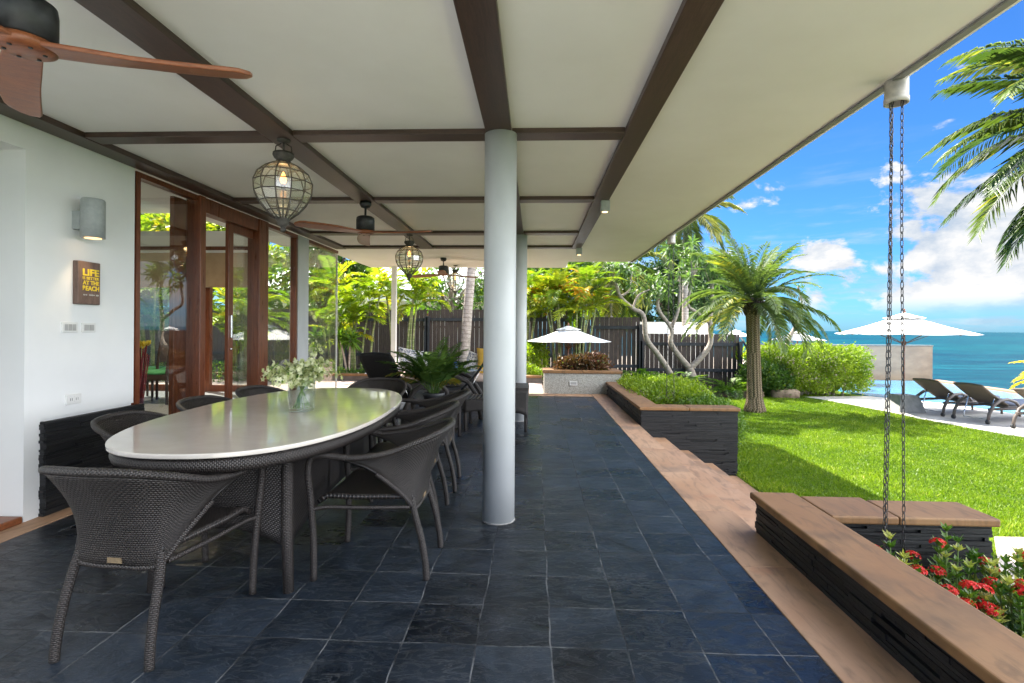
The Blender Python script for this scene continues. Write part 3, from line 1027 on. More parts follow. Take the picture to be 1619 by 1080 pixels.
tag(G().box(FX - .12, FX - .075, 4.74, 4.98, RF, 2.50).build('folded_door_panel', 'red_wood', bevel=.004), 'dark red-brown timber panel parked behind the first glass pane', 'door panel')

# --- room behind the glass
struct(G().box(-12, FX - .04, 3.42, 9.0, -.1, RF).build('room_floor', 'room_floor'))
t = thing('room_ceiling', 'white stepped ceiling of the room behind the glass', 'ceiling', (-6, 6, 3.4))
G().box(-12, FX - .04, 3.42, 9.34, 3.37, 3.46).build('high_ceiling', 'white_wall', t)
G().box(-4.2, FX - .03, 3.42, 8.52, 2.62, 2.84).build('bulkhead', 'white_wall', t)
G().box(-12, -11.8, 3.3, 9.3, 0, 3.37).box(-11.8, FX - .33, 3.302, 3.42, 0, 3.37).build('side_wall', 'white_wall', t)
t = thing('downlight', 'small warm recessed downlight in the room ceiling, seen through the first glass pane', 'ceiling light', (-5.0, 6.3, 3.37))
G().lathe([(.0, 0), (.045, 0), (.06, .004), (.06, -.004), (.045, -.006)], (-5.0, 6.3, 3.366), 24).build('trim_ring', 'white_trim', t)
G().lathe([(0, -.003), (.042, -.003), (.042, -.001)], (-5.0, 6.3, 3.364), 20).build('lens', 'lamp_glow', t)
pl = bpy.data.lights.new('downlight_lamp', 'SPOT'); pl.energy = 60; pl.color = (1, .80, .58); pl.spot_size = rad(150); pl.spot_blend = .8; pl.shadow_soft_size = .06
po = bpy.data.objects.new('downlight_lamp', pl); po.location = (-5.0, 6.3, 3.34); COL.objects.link(po)
BY = 9.02
t = thing('rear_window_wall', 'rear garden windows of the room with dark timber frames and a clerestory', 'glass wall', (-6, BY, 0))
G().box(-12, -4.95, BY - .03, BY + .06, 2.62, 2.70).build('frame', 'red_wood', t)
G().box(-12, -4.95, BY - .03, BY + .06, RF, .23).build('frame', 'red_wood', t)
for x0, x1 in ((-9.6, -9.5), (-7.75, -7.65), (-5.95, -5.78), (-5.05, -4.95)):
    G().box(x0, x1, BY - .028, BY + .058, .23, 2.62).build('frame', 'red_wood', t)
G().box(-12, -4.95, BY - .05, BY + .12, 2.70, 2.97).build('lintel', 'white_wall', t)
for x0, x1 in ((-9.5, -7.75), (-7.65, -5.95), (-5.78, -5.05)):
    G().box(x0, x1, BY + .01, BY + .018, .23, 2.62).build('glass_pane', 'window_glass', t)
for x0, x1, lab in ((-9.45, -7.72, 'tan roller blind behind the left end of the glass front'), (-7.68, -5.98, 'tan roller blind seen through the first glass pane'), (-5.9, -5.02, 'tan roller blind seen through the open sliding door')):
    t = thing('roller_blind', lab, 'blind', ((x0 + x1) / 2, BY - .1, 2.6), 'tan roller blinds in the room')
    G().box(x0, x1, BY - .085, BY - .08, 1.98, 2.60).build('fabric', 'blind_cloth', t)
    G().tube([(x0, BY - .083, 1.975), (x1, BY - .083, 1.975)], .012).build('bottom_bar', 'blind_cloth', t)
    G().tube([(x0, BY - .083, 2.6), (x1, BY - .083, 2.6)], .024).build('roller', 'plastic_white', t)

# dining chairs inside
def inner_chair():
    t = thing('dining_chair', '', 'chair', (0, 0, 0), 'wooden dining chairs with green seat pads')
    for sx in (-.2, .2):
        G().tube([(sx, -.2, 0), (sx, -.2, .45), (sx, -.23, .75), (sx, -.29, 1.08)], [.02, .024, .022, .018], 6).build('leg', 'chair_wood', t)
        G().tube([(sx, .2, 0), (sx, .2, .44)], [.018, .024], 6).build('leg', 'chair_wood', t)
    G().box(-.22, .22, -.22, .22, .36, .44).build('seat', 'chair_wood', t, bevel=.006)
    G().grid(lambda u, v: (-.2 + .4 * u, -.205 - .085 * v ** 1.6, .58 + .50 * v), 6, 8).build('backrest', 'chair_wood', t, solid=.02)
    G().blob((0, .01, .465), (.22, .21, .035), 20, 8, 0, .5).build('seat_pad', 'green_cloth', t)
    return t


p = inner_chair()
place(p, (-5.62, 7.55, RF), rad(100), 'wooden dining chair with bright green pad, nearer the glass')
place(copy_tree(p), (-6.15, 8.1, RF), rad(95), 'wooden dining chair with green pad behind the nearer one')
t = thing('twig_vase', 'tall vase of bundled red twigs just inside the first glass pane', 'vase', (-3.64, 4.55, RF))
g = G()
for i in range(60):
    a = rng.uniform(0, 6.28); r0 = rng.uniform(.02, .075); h = rng.uniform(.85, 1.0)
    g.tube(catmull([(-3.64 + r0 * math.cos(a), 4.55 + r0 * math.sin(a), RF), (-3.64 + r0 * 1.1 * math.cos(a + .5), 4.55 + r0 * 1.1 * math.sin(a + .5), RF + .45 * h), (-3.64 + r0 * 1.7 * math.cos(a + .8), 4.55 + r0 * 1.7 * math.sin(a + .8), RF + h)], 4), .0065, 4)
g.build('twigs', 'twig_red', t)
lv = Leaves(); k = 120
aa = rng.uniform(0, 6.28, k); rr = .13 * np.sqrt(rng.random(k))
lv.add(np.stack([-3.64 + rr * np.cos(aa), 4.55 + rr * np.sin(aa), np.full(k, RF + .97)], 1), rand_dirs(k, .8), rand_dirs(k, 1), .06, .03)
lv.build('moss_top', 'leaf_yellow', t)

# --- fittings on the white wall
t = thing('wall_sconce', 'grey cylinder wall lamp on the white wall, glowing below', 'wall lamp', (WX, 3.54, 2.02))
G().lathe([(.072, 0), (.072, .265), (.066, .275)], (WX + .125, 3.56, 1.895), 32).build('lamp_body', 'grey_metal', t)
G().box(WX - .002, WX + .06, 3.525, 3.595, 1.955, 2.085).build('bracket', 'grey_metal', t, bevel=.004)
G().lathe([(.0, 0), (.05, .0), (.05, .006)], (WX + .125, 3.56, 1.8925), 24).build('lamp_lens', 'lamp_glow', t)
pl = bpy.data.lights.new('sconce_light', 'SPOT'); pl.energy = .9; pl.color = (1, .72, .42); pl.spot_size = rad(80); pl.spot_blend = .6; pl.shadow_soft_size = .04
po = bpy.data.objects.new('sconce_light', pl); po.location = (WX + .125, 3.56, 1.88); COL.objects.link(po)
t = thing('wooden_sign', 'small brown wooden sign with yellow lettering reading LIFE IS BETTER AT THE BEACH', 'sign', (WX, 3.62, 1.59))
G().box(WX - .003, WX + .04, 3.535, 3.725, 1.425, 1.735).build('board', 'sign_wood', t, bevel=.006)


def text_mesh(txt, y0, y1, z0, z1, m, name, x, parent, bold=.02):
    cu = bpy.data.curves.new('txt', 'FONT'); cu.body = txt; cu.size = 1; cu.offset = bold; cu.extrude = .004; cu.space_character = 1.02
    o = bpy.data.objects.new('txt', cu); COL.objects.link(o)
    bpy.context.view_layer.update()
    me = bpy.data.meshes.new_from_object(o.evaluated_get(bpy.context.evaluated_depsgraph_get()))
    bpy.data.objects.remove(o)
    vs = np.array([v.co for v in me.vertices])
    lo, hi = vs.min(0), vs.max(0)
    L = world_loc(parent)
    for v in me.vertices:
        a = (v.co.x - lo[0]) / (hi[0] - lo[0]); b = (v.co.y - lo[1]) / (hi[1] - lo[1])
        v.co = (x + (v.co.z - lo[2]) * .2 - L.x, y0 + (y1 - y0) * a - L.y, z0 + (z1 - z0) * b - L.z)
    me.materials.clear(); me.materials.append(MATS[m])
    ob = bpy.data.objects.new(name, me); COL.objects.link(ob); ob.parent = parent
    return ob


sx = WX + .0402
text_mesh('LIFE', 3.572, 3.712, 1.632, 1.682, 'yellow_paint', 'lettering', sx, t, .035)
text_mesh('IS BETTER', 3.572, 3.712, 1.604, 1.625, 'yellow_paint', 'lettering', sx, t, .02)
text_mesh('AT THE', 3.572, 3.712, 1.567, 1.597, 'yellow_paint', 'lettering', sx, t, .035)
text_mesh('BEACH', 3.572, 3.712, 1.524, 1.560, 'yellow_paint', 'lettering', sx, t, .035)
g = G()
for i in range(15):
    yy = 3.578 + i * .0085 + (.006 if i > 3 else 0); h = rng.uniform(.004, .012)
    if i in (4, 11): continue
    g.box(sx, sx + .0012, yy, yy + .005, 1.494 - h / 2, 1.494 + h / 2)
g.build('faded_lettering', 'pale_paint', t)


def plate(y0, y1, z0, z1, lab, name, cat, slots, sockets=False):
    t = thing(name, lab, cat, (WX, (y0 + y1) / 2, (z0 + z1) / 2))
    G().box(WX - .002, WX + .009, y0, y1, z0, z1).build('cover_plate', 'plastic_white', t, bevel=.003)
    for k in range(slots):
        w = (y1 - y0 - .03) / slots; a = y0 + .015 + w * k
        if sockets:
            G().box(WX + .0085, WX + .0112, a + .004, a + w - .004, z0 + .014, z1 - .014).build('socket', 'plastic_white', t)
            G().box(WX + .0108, WX + .012, a + w * .3, a + w * .36, z0 + .026, z1 - .026).box(WX + .0108, WX + .012, a + w * .62, a + w * .68, z0 + .026, z1 - .026).build('slots', 'dark_slot', t)
        else:
            G().box(WX + .0085, WX + .012, a + .003, a + w - .003, z0 + .014, z1 - .014).build('rocker', 'plastic_grey', t)


plate(3.448, 3.572, 1.222, 1.295, 'white three-rocker light switch plate, left of the pair under the wooden sign', 'switch_plate', 'switch', 3)
plate(3.605, 3.722, 1.222, 1.292, 'white two-rocker light switch plate, right of the pair under the wooden sign', 'switch_plate', 'switch', 2)
plate(3.482, 3.604, .715, .785, 'white double power socket low on the white wall', 'power_socket', 'socket', 2, True)

# small cube spotlights on the right beam
for (y, lab) in ((5.25, 'small grey cube spotlight on the right ceiling beam, the nearer of two'), (8.28, 'small grey cube spotlight at the far end of the right ceiling beam')):
    t = thing('cube_spotlight', lab, 'spotlight', (.70, y, 2.5), 'cube spotlights on the ceiling beam')
    G().box(.655, .745, y - .045, y + .045, 2.452, bz0 + .001).build('lamp_body', 'grey_metal', t, bevel=.004)
    G().lathe([(0, 0), (.03, 0), (.03, .004)], (.70, y, 2.449), 16).build('lamp_lens', 'downlight_glow', t)

# ================================================================== rain chains
def rain_chain(x, y, ztop, zbot, lab, sides):
    t = thing('rain_chain', lab, 'rain chain', (x, y, ztop), 'rain chains hanging from the roof edge')
    G().lathe([(.0, .21), (.054, .21), (.054, .03), (.057, .028), (.057, 0), (.047, 0), (.046, .1), (0, .1)], (x, y, ztop), 28).build('spout', 'aged_metal', t)
    for (dx, dy) in sides:
        g = G(); z = ztop + .04; i = 0; p = .037
        while z > zbot:
            pts = []
            for k in range(12):
                a = 2 * math.pi * k / 12
                w = .0072 * math.cos(a); h = .0235 * math.copysign(abs(math.sin(a)) ** .75, math.sin(a))
                sw = (dx + .012 * math.sin(z * 1.3 + dx * 40), dy)
                pts.append((x + sw[0] + (w if i % 2 else 0), y + sw[1] + (0 if i % 2 else w), z + h))
            g.tube(pts, .0023, 5, closed=True); z -= p; i += 1
        g.build('chain', 'chain_metal', t)


rain_chain(1.905, 2.83, 2.475, .05, 'long rain chain with pale spout hanging from the roof edge into the flower planter', ((-.042, -.012), (-.015, .03), (.042, .0)))
rain_chain(1.905, 7.35, 2.475, .30, 'far rain chain hanging from the roof edge into the clipped hedge', ((-.042, -.012), (.042, .0)))

# ================================================================== fence and outside buildings
def fence(x0, x1, y, z0, z1, lab, gap=(.004, .010), jag=0.):
    t = thing('timber_fence', lab, 'fence', ((x0 + x1) / 2, y, z0), 'dark timber garden fence')
    g = G(); x = x0
    while x < x1 - .02:
        w = min(rng.uniform(.118, .138), x1 - x)
        g.box(x, x + w, y, y + .022, z0 + rng.uniform(0, .04), z1 - rng.uniform(0, jag)); x += w + rng.uniform(*gap)
    g.build('plank_panel', 'fence_wood', t)
    for zz in (z1 - .32, z0 + .62):
        G().box(x0, x1, y - .05, y - .002, zz - .05, zz + .05).build('rail', 'fence_rail', t)
    n = max(1, round((x1 - x0) / 2.4))
    for i in range(n + 1):
        px = x0 + (x1 - x0) * i / n
        G().box(px - .05, px + .05, y - .15, y - .052, z0, z1 - .22).build('fence_post', 'fence_rail', t, bevel=.004)


fence(-14, -3.45, 16.5, -.2, 1.86, 'tall dark brown plank fence behind the palm clump on the left')
fence(-3.4, 1.45, 16.5, -.2, 1.88, 'tall dark brown plank fence behind the sofa', jag=.03)
fence(1.5, 3.32, 16.5, -.5, 1.66, 'dark brown plank fence section right of the white umbrella', (.007, .018))
fence(3.36, 6.40, 16.5, -.6, 1.15, 'lowest dark brown plank fence section behind the branching garden tree', (.007, .018))
tag(G().tube([(6.33, 16.2, 1.05), (6.40, 15.6, .55), (6.46, 15.2, -.1), (6.47, 15.1, LAWN)], [.03, .035, .06, .06], 10).build('garden_spotlight', 'fence_rail'), 'leaning black metal garden pole at the end of the fence', 'pole')

t = thing('pool_wall', 'beige weathered screen wall behind the pool, beside the big white umbrella', 'wall', (12.4, 21.05, LAWN))
G().box(8.6, 15.62, 21.05, 21.28, LAWN - .1, .70).build('wall_face', 'beige_render', t)
G().box(8.58, 15.64, 21.03, 21.30, .70, .745).build('coping', 'concrete', t)
t = thing('neighbour_wall', 'low plain white wall beyond the lowest fence section', 'wall', (6.5, 24, -2.8))
G().box(4.6, 8.06, 24, 24.25, -2.8, 1.58).build('wall_face', 'white_wall', t)
G().box(4.55, 8.10, 23.97, 24.28, 1.58, 1.63).build('coping', 'white_trim', t)

t = thing('neighbour_house', 'white louvred house beyond the plank fence on the left', 'house', (-6, 25, -1))
G().box(-13, -.2, 25, 32, -1, 3.0).build('wall', 'white_wall', t)
G().grid(lambda u, v: (-13.6 + 14.2 * u, 24.3 + 4.5 * v, 3.0 + 2.0 * v), 2, 2, smooth=False).build('roof', 'louvre_wall', t, solid=.08)
G().box(-13.6, .6, 24.15, 24.32, 2.55, 3.05).build('eave_board', 'roof_metal', t)
for i in range(8):
    x0 = -12.4 + i * 1.5
    f = G().box(x0, x0 + 1.25, 24.93, 24.99, 1.3, 1.38).box(x0, x0 + 1.25, 24.93, 24.99, 2.1, 2.18).box(x0, x0 + .07, 24.93, 24.99, 1.38, 2.1).box(x0 + 1.18, x0 + 1.25, 24.93, 24.99, 1.38, 2.1).build('window', 'red_wood', t)
    G().box(x0 + .07, x0 + 1.18, 24.975, 24.985, 1.38, 2.1).build('pane', 'white_trim', f)
# ================================================================== ceiling fans
def make_fan():
    t = thing('ceiling_fan', '', 'ceiling fan', (0, 0, 0), 'ceiling fans with wooden blades')
    G().lathe([(.0, .31), (.055, .31), (.06, .285), (.045, .255), (.014, .245)], (0, 0, 0), 24).build('canopy', 'dark_metal', t)
    G().tube([(0, 0, .1), (0, 0, .26)], .011, 10).build('downrod', 'dark_metal', t)
    G().lathe([(.014, .165), (.07, .16), (.088, .148), (.092, .12), (.092, .02), (.0, .02)], (0, 0, 0), 40).build('motor', 'dark_metal', t)
    for k in range(3):
        a0 = 2 * math.pi * k / 3

        def fn(u, v, a0=a0):
            r = .02 + .71 * u
            w = .055 + .035 * math.sin(min(1, u * 1.5) * math.pi) - .02 * u if u > .0 else .055
            w = (.050 + .022 * math.sin(u * math.pi * .8)) * (1 if u < .93 else max(.25, 1 - ((u - .93) / .07) ** 2 * .75))
            s = (v - .5) * 2 * w
            tw = .36 * min(1, u * 2.2)
            x, y_, z = r, s * math.cos(tw) + .03 * math.sin(u * 2.5), -.004 + s * math.sin(tw) * .6 - .012 * u + .022 * (1 - min(1, u * 3)) * 0
            return (x * math.cos(a0) - y_ * math.sin(a0), x * math.sin(a0) + y_ * math.cos(a0), z)
        G().grid(fn, 24, 5).build('blade', 'fan_wood', t, solid=.016, bevel=.004)
    h = G().lathe([(0, -.022), (.07, -.022), (.09, -.012), (.09, .012), (0, .012)], (0, 0, 0), 30).build('hub_plate', 'fan_wood', t)
    for k in range(6):
        a = 2 * math.pi * k / 6 + .3
        G().lathe([(.0, 0), (.007, .0), (.007, .003)], (.055 * math.cos(a), .055 * math.sin(a), -.0255), 8).build('screw', 'dark_metal', h, local=True)
    return t


fan = make_fan()
place(fan, (-1.79, 1.74, 2.25), rad(14), 'ceiling fan with red-brown blades at the upper left corner, nearest the viewer')
place(copy_tree(fan), (-1.74, 5.25, 2.25), rad(-13), 'ceiling fan with dark motor hanging between the two nearer globe lanterns')
place(copy_tree(fan), (-1.72, 9.7, 2.287), rad(33), 'farthest ceiling fan, hanging below the plain pale end of the ceiling')


# ================================================================== globe lanterns
def make_lantern():
    t = thing('globe_lantern', '', 'lantern', (0, 0, 0), 'leaded glass globe lanterns')

    def prof(f):  # f 0 bottom..1 top -> r,z  (onion shape)
        P = [(.045, -.185), (.105, -.135), (.155, -.075), (.187, -.01), (.192, .06), (.165, .125), (.112, .172), (.062, .196)]
        q = f * 7; i = min(int(q), 6); k = q - i
        return (P[i][0] * (1 - k) + P[i + 1][0] * k, P[i][1] * (1 - k) + P[i + 1][1] * k)
    n = 12; rib = G(); pane = G()
    for k in range(n):
        a = 2 * math.pi * k / n; a2 = 2 * math.pi * (k + 1) / n
        rib.tube([(prof(i / 7)[0] * math.cos(a), prof(i / 7)[0] * math.sin(a), prof(i / 7)[1]) for i in range(8)], .0042, 5)
        for i in range(7):
            (r0, z0), (r1, z1) = prof(i / 7), prof((i + 1) / 7)
            b = len(pane.v); s = .995
            pane.v += [(s * r0 * math.cos(a), s * r0 * math.sin(a), z0), (s * r0 * math.cos(a2), s * r0 * math.sin(a2), z0), (s * r1 * math.cos(a2), s * r1 * math.sin(a2), z1), (s * r1 * math.cos(a), s * r1 * math.sin(a), z1)]
            pane.face([b, b + 1, b + 2, b + 3])
    for i in range(0, 8):
        r, z = prof(i / 7)
        rib.tube([(r * math.cos(2 * math.pi * k / n), r * math.sin(2 * math.pi * k / n), z) for k in range(n)], .0040, 5, closed=True)
    rib.build('ribs', 'lantern_metal', t)
    pane.build('glass_panes', 'lantern_glass', t)
    G().lathe([(.060, .190), (.050, .205), (.045, .218), (.062, .235), (.070, .250), (.068, .268), (.060, .272), (0, .272)], (0, 0, 0), 24).build('collar', 'lantern_metal', t)
    G().lathe([(0, -.275), (.012, -.272), (.022, -.258), (.014, -.245), (.020, -.235), (.040, -.215), (.038, -.200), (.052, -.185), (.0, -.18)], (0, 0, 0), 20).build('finial', 'lantern_metal', t)
    g = G().tube([(0, 0, .27), (0, 0, .352)], .007, 8)
    g.tube([(-.055, 0, .27), (-.05, 0, .315), (-.015, 0, .335)], .004, 6).tube([(.055, 0, .27), (.05, 0, .315), (.015, 0, .335)], .004, 6)
    g.lathe([(.0, .362), (.045, .362), (.042, .348), (.0, .340)], (0, 0, 0), 20)
    g.build('hanger', 'lantern_metal', t)
    g = G().tube([(0, 0, -.18), (0, 0, .02)], .006, 6).lathe([(.0, .02), (.016, .02), (.016, .055), (0, .055)], (0, 0, 0), 12)
    g.build('lamp_holder', 'lantern_metal', t)
    G().lathe([(.010, .056), (.020, .075), (.022, .09), (.014, .115), (.003, .14), (0, .142)], (0, 0, 0), 14).build('bulb', 'bulb_glow', t)
    pl = bpy.data.lights.new('lantern_light', 'POINT'); pl.energy = .18; pl.color = (1, .62, .28); pl.shadow_soft_size = .03
    o = bpy.data.objects.new('lantern_light', pl); COL.objects.link(o); o.parent = t; o.location = (0, 0, .16)
    return t


lan = make_lantern()
place(lan, (-1.735, 3.50, 2.20), .2, 'largest-looking globe lantern of leaded glass, hanging over the dining table')
place(copy_tree(lan), (-1.735, 7.10, 2.20), .5, 'middle globe lantern hanging beyond the second ceiling fan')
place(copy_tree(lan), (-1.67, 10.85, 2.236), .1, 'farthest globe lantern hanging at the end of the roof')


# ================================================================== dining table
TC = Vector((-1.54, 3.24, 0)); TR = rad(3)


def oval(k, n=96, a=.63, b=1.195, e=2.45):
    out = []
    for i in range(n):
        q = 2 * math.pi * i / n
        x = math.copysign(abs(math.cos(q)) ** (2 / e), math.cos(q)) * (a - k); y = math.copysign(abs(math.sin(q)) ** (2 / e), math.sin(q)) * (b - k)
        out.append((TC.x + x * math.cos(TR) - y * math.sin(TR), TC.y + x * math.sin(TR) + y * math.cos(TR)))
    return out


t = thing('dining_table', 'long oval dining table with polished beige stone top on dark wicker base', 'table', tuple(TC))
G().prism(oval(0), .728, .75).build('tabletop', 'table_stone', t, bevel=.006, seg=3)
g = G(); b = oval(.045); g.tube([(x, y, .692) for x, y in b], .034, 10, closed=True); g.build('apron_rim', 'wicker_wrap', t)
G().prism(oval(.07), .70, .726).build('under_frame', 'wicker_fine', t)


def base_panel(p0, p1, flare=.03):
    (xa, ya), (xb, yb) = p0, p1
    L = math.hypot(xb - xa, yb - ya)

    def fn(u, v):
        lo = .20 + .10 * math.sin(u * math.pi) ** .8
        z = lo + (.70 - lo) * v
        return (xa + (xb - xa) * u, ya + (yb - ya) * u, z)
    return G().grid(fn, 24, 10, L, .5)


hw, hl = .31, .80
cor = []
for sx_, sy_ in ((-1, -1), (1, -1), (1, 1), (-1, 1)):
    x, y = hw * sx_, hl * sy_
    cor.append((TC.x + x * math.cos(TR) - y * math.sin(TR), TC.y + x * math.sin(TR) + y * math.cos(TR)))
for i in range(4):
    base_panel(cor[i], cor[(i + 1) % 4]).build('base_panel', 'wicker_fine', t, solid=.012)
for (x, y) in cor:
    dx, dy = (x - TC.x) * .05, (y - TC.y) * .02
    G().tube([(x - dx * .5, y - dy, .70), (x, y, .3), (x + dx, y + dy, .0)], [.03, .028, .025], 10).build('leg', 'wicker_wrap', t)

# orchids in a glass vase
VX, VY = -1.44, 3.16
t = thing('flower_vase', 'glass cylinder vase of white and green orchids on the dining table', 'vase', (VX, VY, .75))
G().lathe([(.0, .004), (.074, .004), (.078, .02), (.078, .20), (.0745, .20), (.0745, .022), (.0, .018)], (VX, VY, .75), 36).build('glass', 'vase_glass', t)
st = G(); fl = Leaves(); gl_ = Leaves()
for i in range(32):
    a = rng.uniform(0, 6.28); r1 = rng.uniform(.06, .235); h = rng.uniform(.20, .31) - r1 * .28 + (.10 if i == 0 else 0)
    pts = catmull([(VX - .05 * math.cos(a), VY - .05 * math.sin(a), .775), (VX + .03 * math.cos(a), VY + .03 * math.sin(a), .93), (VX + r1 * .7 * math.cos(a), VY + r1 * .7 * math.sin(a), .80 + h), (VX + r1 * math.cos(a), VY + r1 * math.sin(a), .775 + h)], 5)
    st.tube(pts, .0024, 4)
    for q in range(5, len(pts)):
        for z in range(2):
            c = np.array(pts[q]) + rng.normal(scale=.014, size=3)
            ax = nrm(np.array([math.cos(a), math.sin(a), .3]) + rng.normal(scale=.6, size=3))
            x = nrm(np.cross(ax, [0.1, .2, 1])); y = np.cross(ax, x)
            th = np.arange(5) * 1.2566 + rng.uniform(0, 1)
            D = np.cos(th)[:, None] * x + np.sin(th)[:, None] * y + ax * .25
            fl.add(np.repeat(c[None], 5, 0), D, np.repeat(ax[None], 5, 0), .019, .011, rng.random(), .12)
        if rng.random() < .8:
            gl_.add([pts[q]], rand_dirs(1, .2), rand_dirs(1, .8), .035, .011)
st.build('stems', 'stem_green', t)
fl.build('blossoms', 'petal_white', t)
gl_.build('foliage', 'leaf_fern', t)


# ================================================================== wicker dining chairs (front = +Y)
def make_dining_chair():
    t = thing('dining_chair', '', 'chair', (0, 0, 0), 'dark wicker armchairs around the dining table')
    rim_r = catmull([(0, -.385, .752), (.17, -.352, .744), (.258, -.25, .708), (.289, -.10, .656), (.294, .07, .633), (.290, .195, .642)], 8)
    bot_r = catmull([(0, -.222, .345), (.10, -.222, .345), (.174, -.214, .362), (.222, -.15, .455), (.272, -.01, .575), (.291, .150, .628)], 8)
    n = len(rim_r) - 1
    mir = lambda p: Vector((-p[0], p[1], p[2]))
    rim = [mir(p) for p in rim_r[::-1]] + rim_r[1:]
    bot = [mir(p) for p in bot_r[::-1]] + bot_r[1:]
    N = len(rim) - 1

    def fn(u, v):
        q = u * N; i = min(int(round(q)), N)
        R, B = rim[i], bot[i]
        p = B.lerp(R, v)
        k = 1 - .13 * math.sin(v * math.pi) * (1 - abs(2 * u - 1) ** 2)
        return (p.x * k, p.y * (1 - .10 * math.sin(v * math.pi)), p.z)
    G().grid(fn, N, 12, 1.15, .43).build('shell', 'wicker', t, solid=.014)
    G().tube(rim, .0155, 8).tube(bot[10:-10], .012, 8).build('rim', 'wicker_wrap', t)
    for s in (-1, 1):
        G().tube([(s * x, y, z) for x, y, z in catmull([(.294, .09, .633), (.291, .19, .642), (.280, .262, .632), (.268, .290, .560), (.258, .278, .40), (.245, .270, .2), (.236, .272, .004)], 5)], [.0165] * 31, 8).build('leg', 'wicker_wrap', t)
        G().tube([(s * x, y, z) for x, y, z in catmull([(.165, -.20, .43), (.182, -.225, .33), (.190, -.262, .20), (.194, -.284, .08), (.196, -.290, .004)], 5)], [.0175] * 21, 8).build('leg', 'wicker_wrap', t)
        G().tube([(s * x, y, z) for x, y, z in catmull([(.256, .272, .365), (.245, .20, .375), (.225, .0, .37), (.19, -.2, .365)], 5)], .011, 6).build('seat_rail', 'wicker_wrap', t)

    def seat(u, v):
        w = .185 + .055 * min(1, v * 1.6)
        z = .415 - .012 * math.sin(u * math.pi) + .016 * v
        if v > .88: z -= (v - .88) ** 2 * 2.4
        return ((u - .5) * 2 * w, -.215 + .465 * v, z)
    G().grid(seat, 14, 20, .46, .47).build('seat', 'wicker', t, solid=.022)
    G().box(-.03, .03, -.2375, -.2305, .362, .384).build('metal_tag', 'dull_brass', t)
    return t


ch = make_dining_chair()
L = 'dark wicker armchair '
R_ = rad
chairs = [((-1.585, 2.155), -4, L + 'seen from behind at the near end of the dining table'),
          ((-.825, 2.79), 90, L + 'on the table\'s right side, nearest the viewer'),
          ((-.905, 3.50), 91, L + 'in the middle of the table\'s right-hand row'),
          ((-.91, 4.19), 93, L + 'last in the table\'s right-hand row'),
          ((-2.06, 2.93), -84, L + 'at the table\'s left, before the black stone dado'),
          ((-2.08, 3.62), -90, L + 'in the middle of the table\'s left-hand row'),
          ((-2.07, 4.30), -93, L + 'last in the table\'s left-hand row, below the sliding door'),
          ((-1.55, 4.85), 176, L + 'at the table\'s far end, before the black lounge chair')]
for i, ((x, y), a, lab) in enumerate(chairs):
    o = ch if i == 0 else copy_tree(ch)
    place(o, (x, y, 0), rad(a), lab)


# ================================================================== lounge furniture
def make_lounge_chair():
    t = thing('lounge_chair', '', 'chair', (0, 0, 0), 'black sling lounge chairs with wicker arms')

    def back(u, v):
        w = .27 + .02 * v - (.035 * max(0, v - .88) / .12 if v > .88 else 0)
        return ((u - .5) * 2 * w, -.18 - .40 * v - .05 * math.sin(v * math.pi), .40 + .56 * v + .02 * math.sin(u * math.pi) * v)
    G().grid(back, 10, 14).build('backrest', 'sling_black', t, solid=.03)
    G().grid(lambda u, v: ((u - .5) * .54, -.20 + .62 * v, .38 + .04 * v - .04 * math.sin(v * math.pi)), 8, 8).build('seat', 'sling_black', t, solid=.03)
    for s in (-1, 1):
        G().tube([(s * .33, y, z) for y, z in ((-.46, .0), (-.42, .3), (-.28, .52), (-.05, .62), (.15, .60), (.30, .48), (.37, .25), (.40, .0))], .032, 8).build('armrest', 'wicker_wrap', t)
        G().tube([(s * .30, .42, .40), (s * .30, -.25, .37)], .02, 6).build('seat_rail', 'wicker_wrap', t)
        G().tube([(s * .31, -.30, .40), (s * .29, -.40, .60)], .006, 6).build('recliner_bracket', 'chrome', t)
    return t


lc = make_lounge_chair()
place(lc, (-1.56, 6.50, 0), rad(-32), 'black sling lounge chair leaning back behind the far end of the dining table')
place(copy_tree(lc), (-1.22, 7.55, 0), rad(93), 'black sling lounge chair seen edge-on beside the nearer column')

# wicker chaise / bench behind the column
t = thing('wicker_bench', 'low dark wicker bench with raised end panel, half hidden behind the nearer column', 'bench', (-.5, 6.65, 0))
g = G()
for i in range(16):
    xx = -.86 + i * .046
    g.box(xx, xx + .034, 6.42, 6.92, .375, .395)
g.build('seat_slats', 'wicker_fine', t)


def arch(x0, x1, y, ztop, zlo, zmid):
    L = abs(x1 - x0)
    return G().grid(lambda u, v: (x0 + (x1 - x0) * u, y, (zlo + (zmid - zlo) * math.sin(u * math.pi) ** .6) * (1 - v) + ztop * v), 16, 6, L, ztop - zlo)


arch(-.87, -.12, 6.40, .39, .22, .26).build('front_apron', 'wicker_fine', t, solid=.02)
arch(-.87, -.12, 6.94, .39, .22, .26).build('rear_apron', 'wicker_fine', t, solid=.02)
G().grid(lambda u, v: (-.10 + .02 * v + .0 * u, 6.385 + .57 * u, (.17 + .07 * math.sin(u * math.pi) ** .6) * (1 - v) + .525 * v), 16, 8, .57, .36).build('end_panel', 'wicker_fine', t, solid=.035)
arch(-.36, -.082, 6.385, .525, .17, .235).build('end_panel', 'wicker_fine', t, solid=.02)
G().box(-.37, -.07, 6.375, 6.965, .522, .545).build('end_panel', 'wicker_fine', t, bevel=.008)
for (x, y) in ((-.85, 6.42), (-.85, 6.92), (-.10, 6.40), (-.10, 6.94), (-.345, 6.40)):
    G().tube([(x, y, .30), (x, y, 0)], [.024, .018], 8).build('leg', 'wicker_wrap', t)

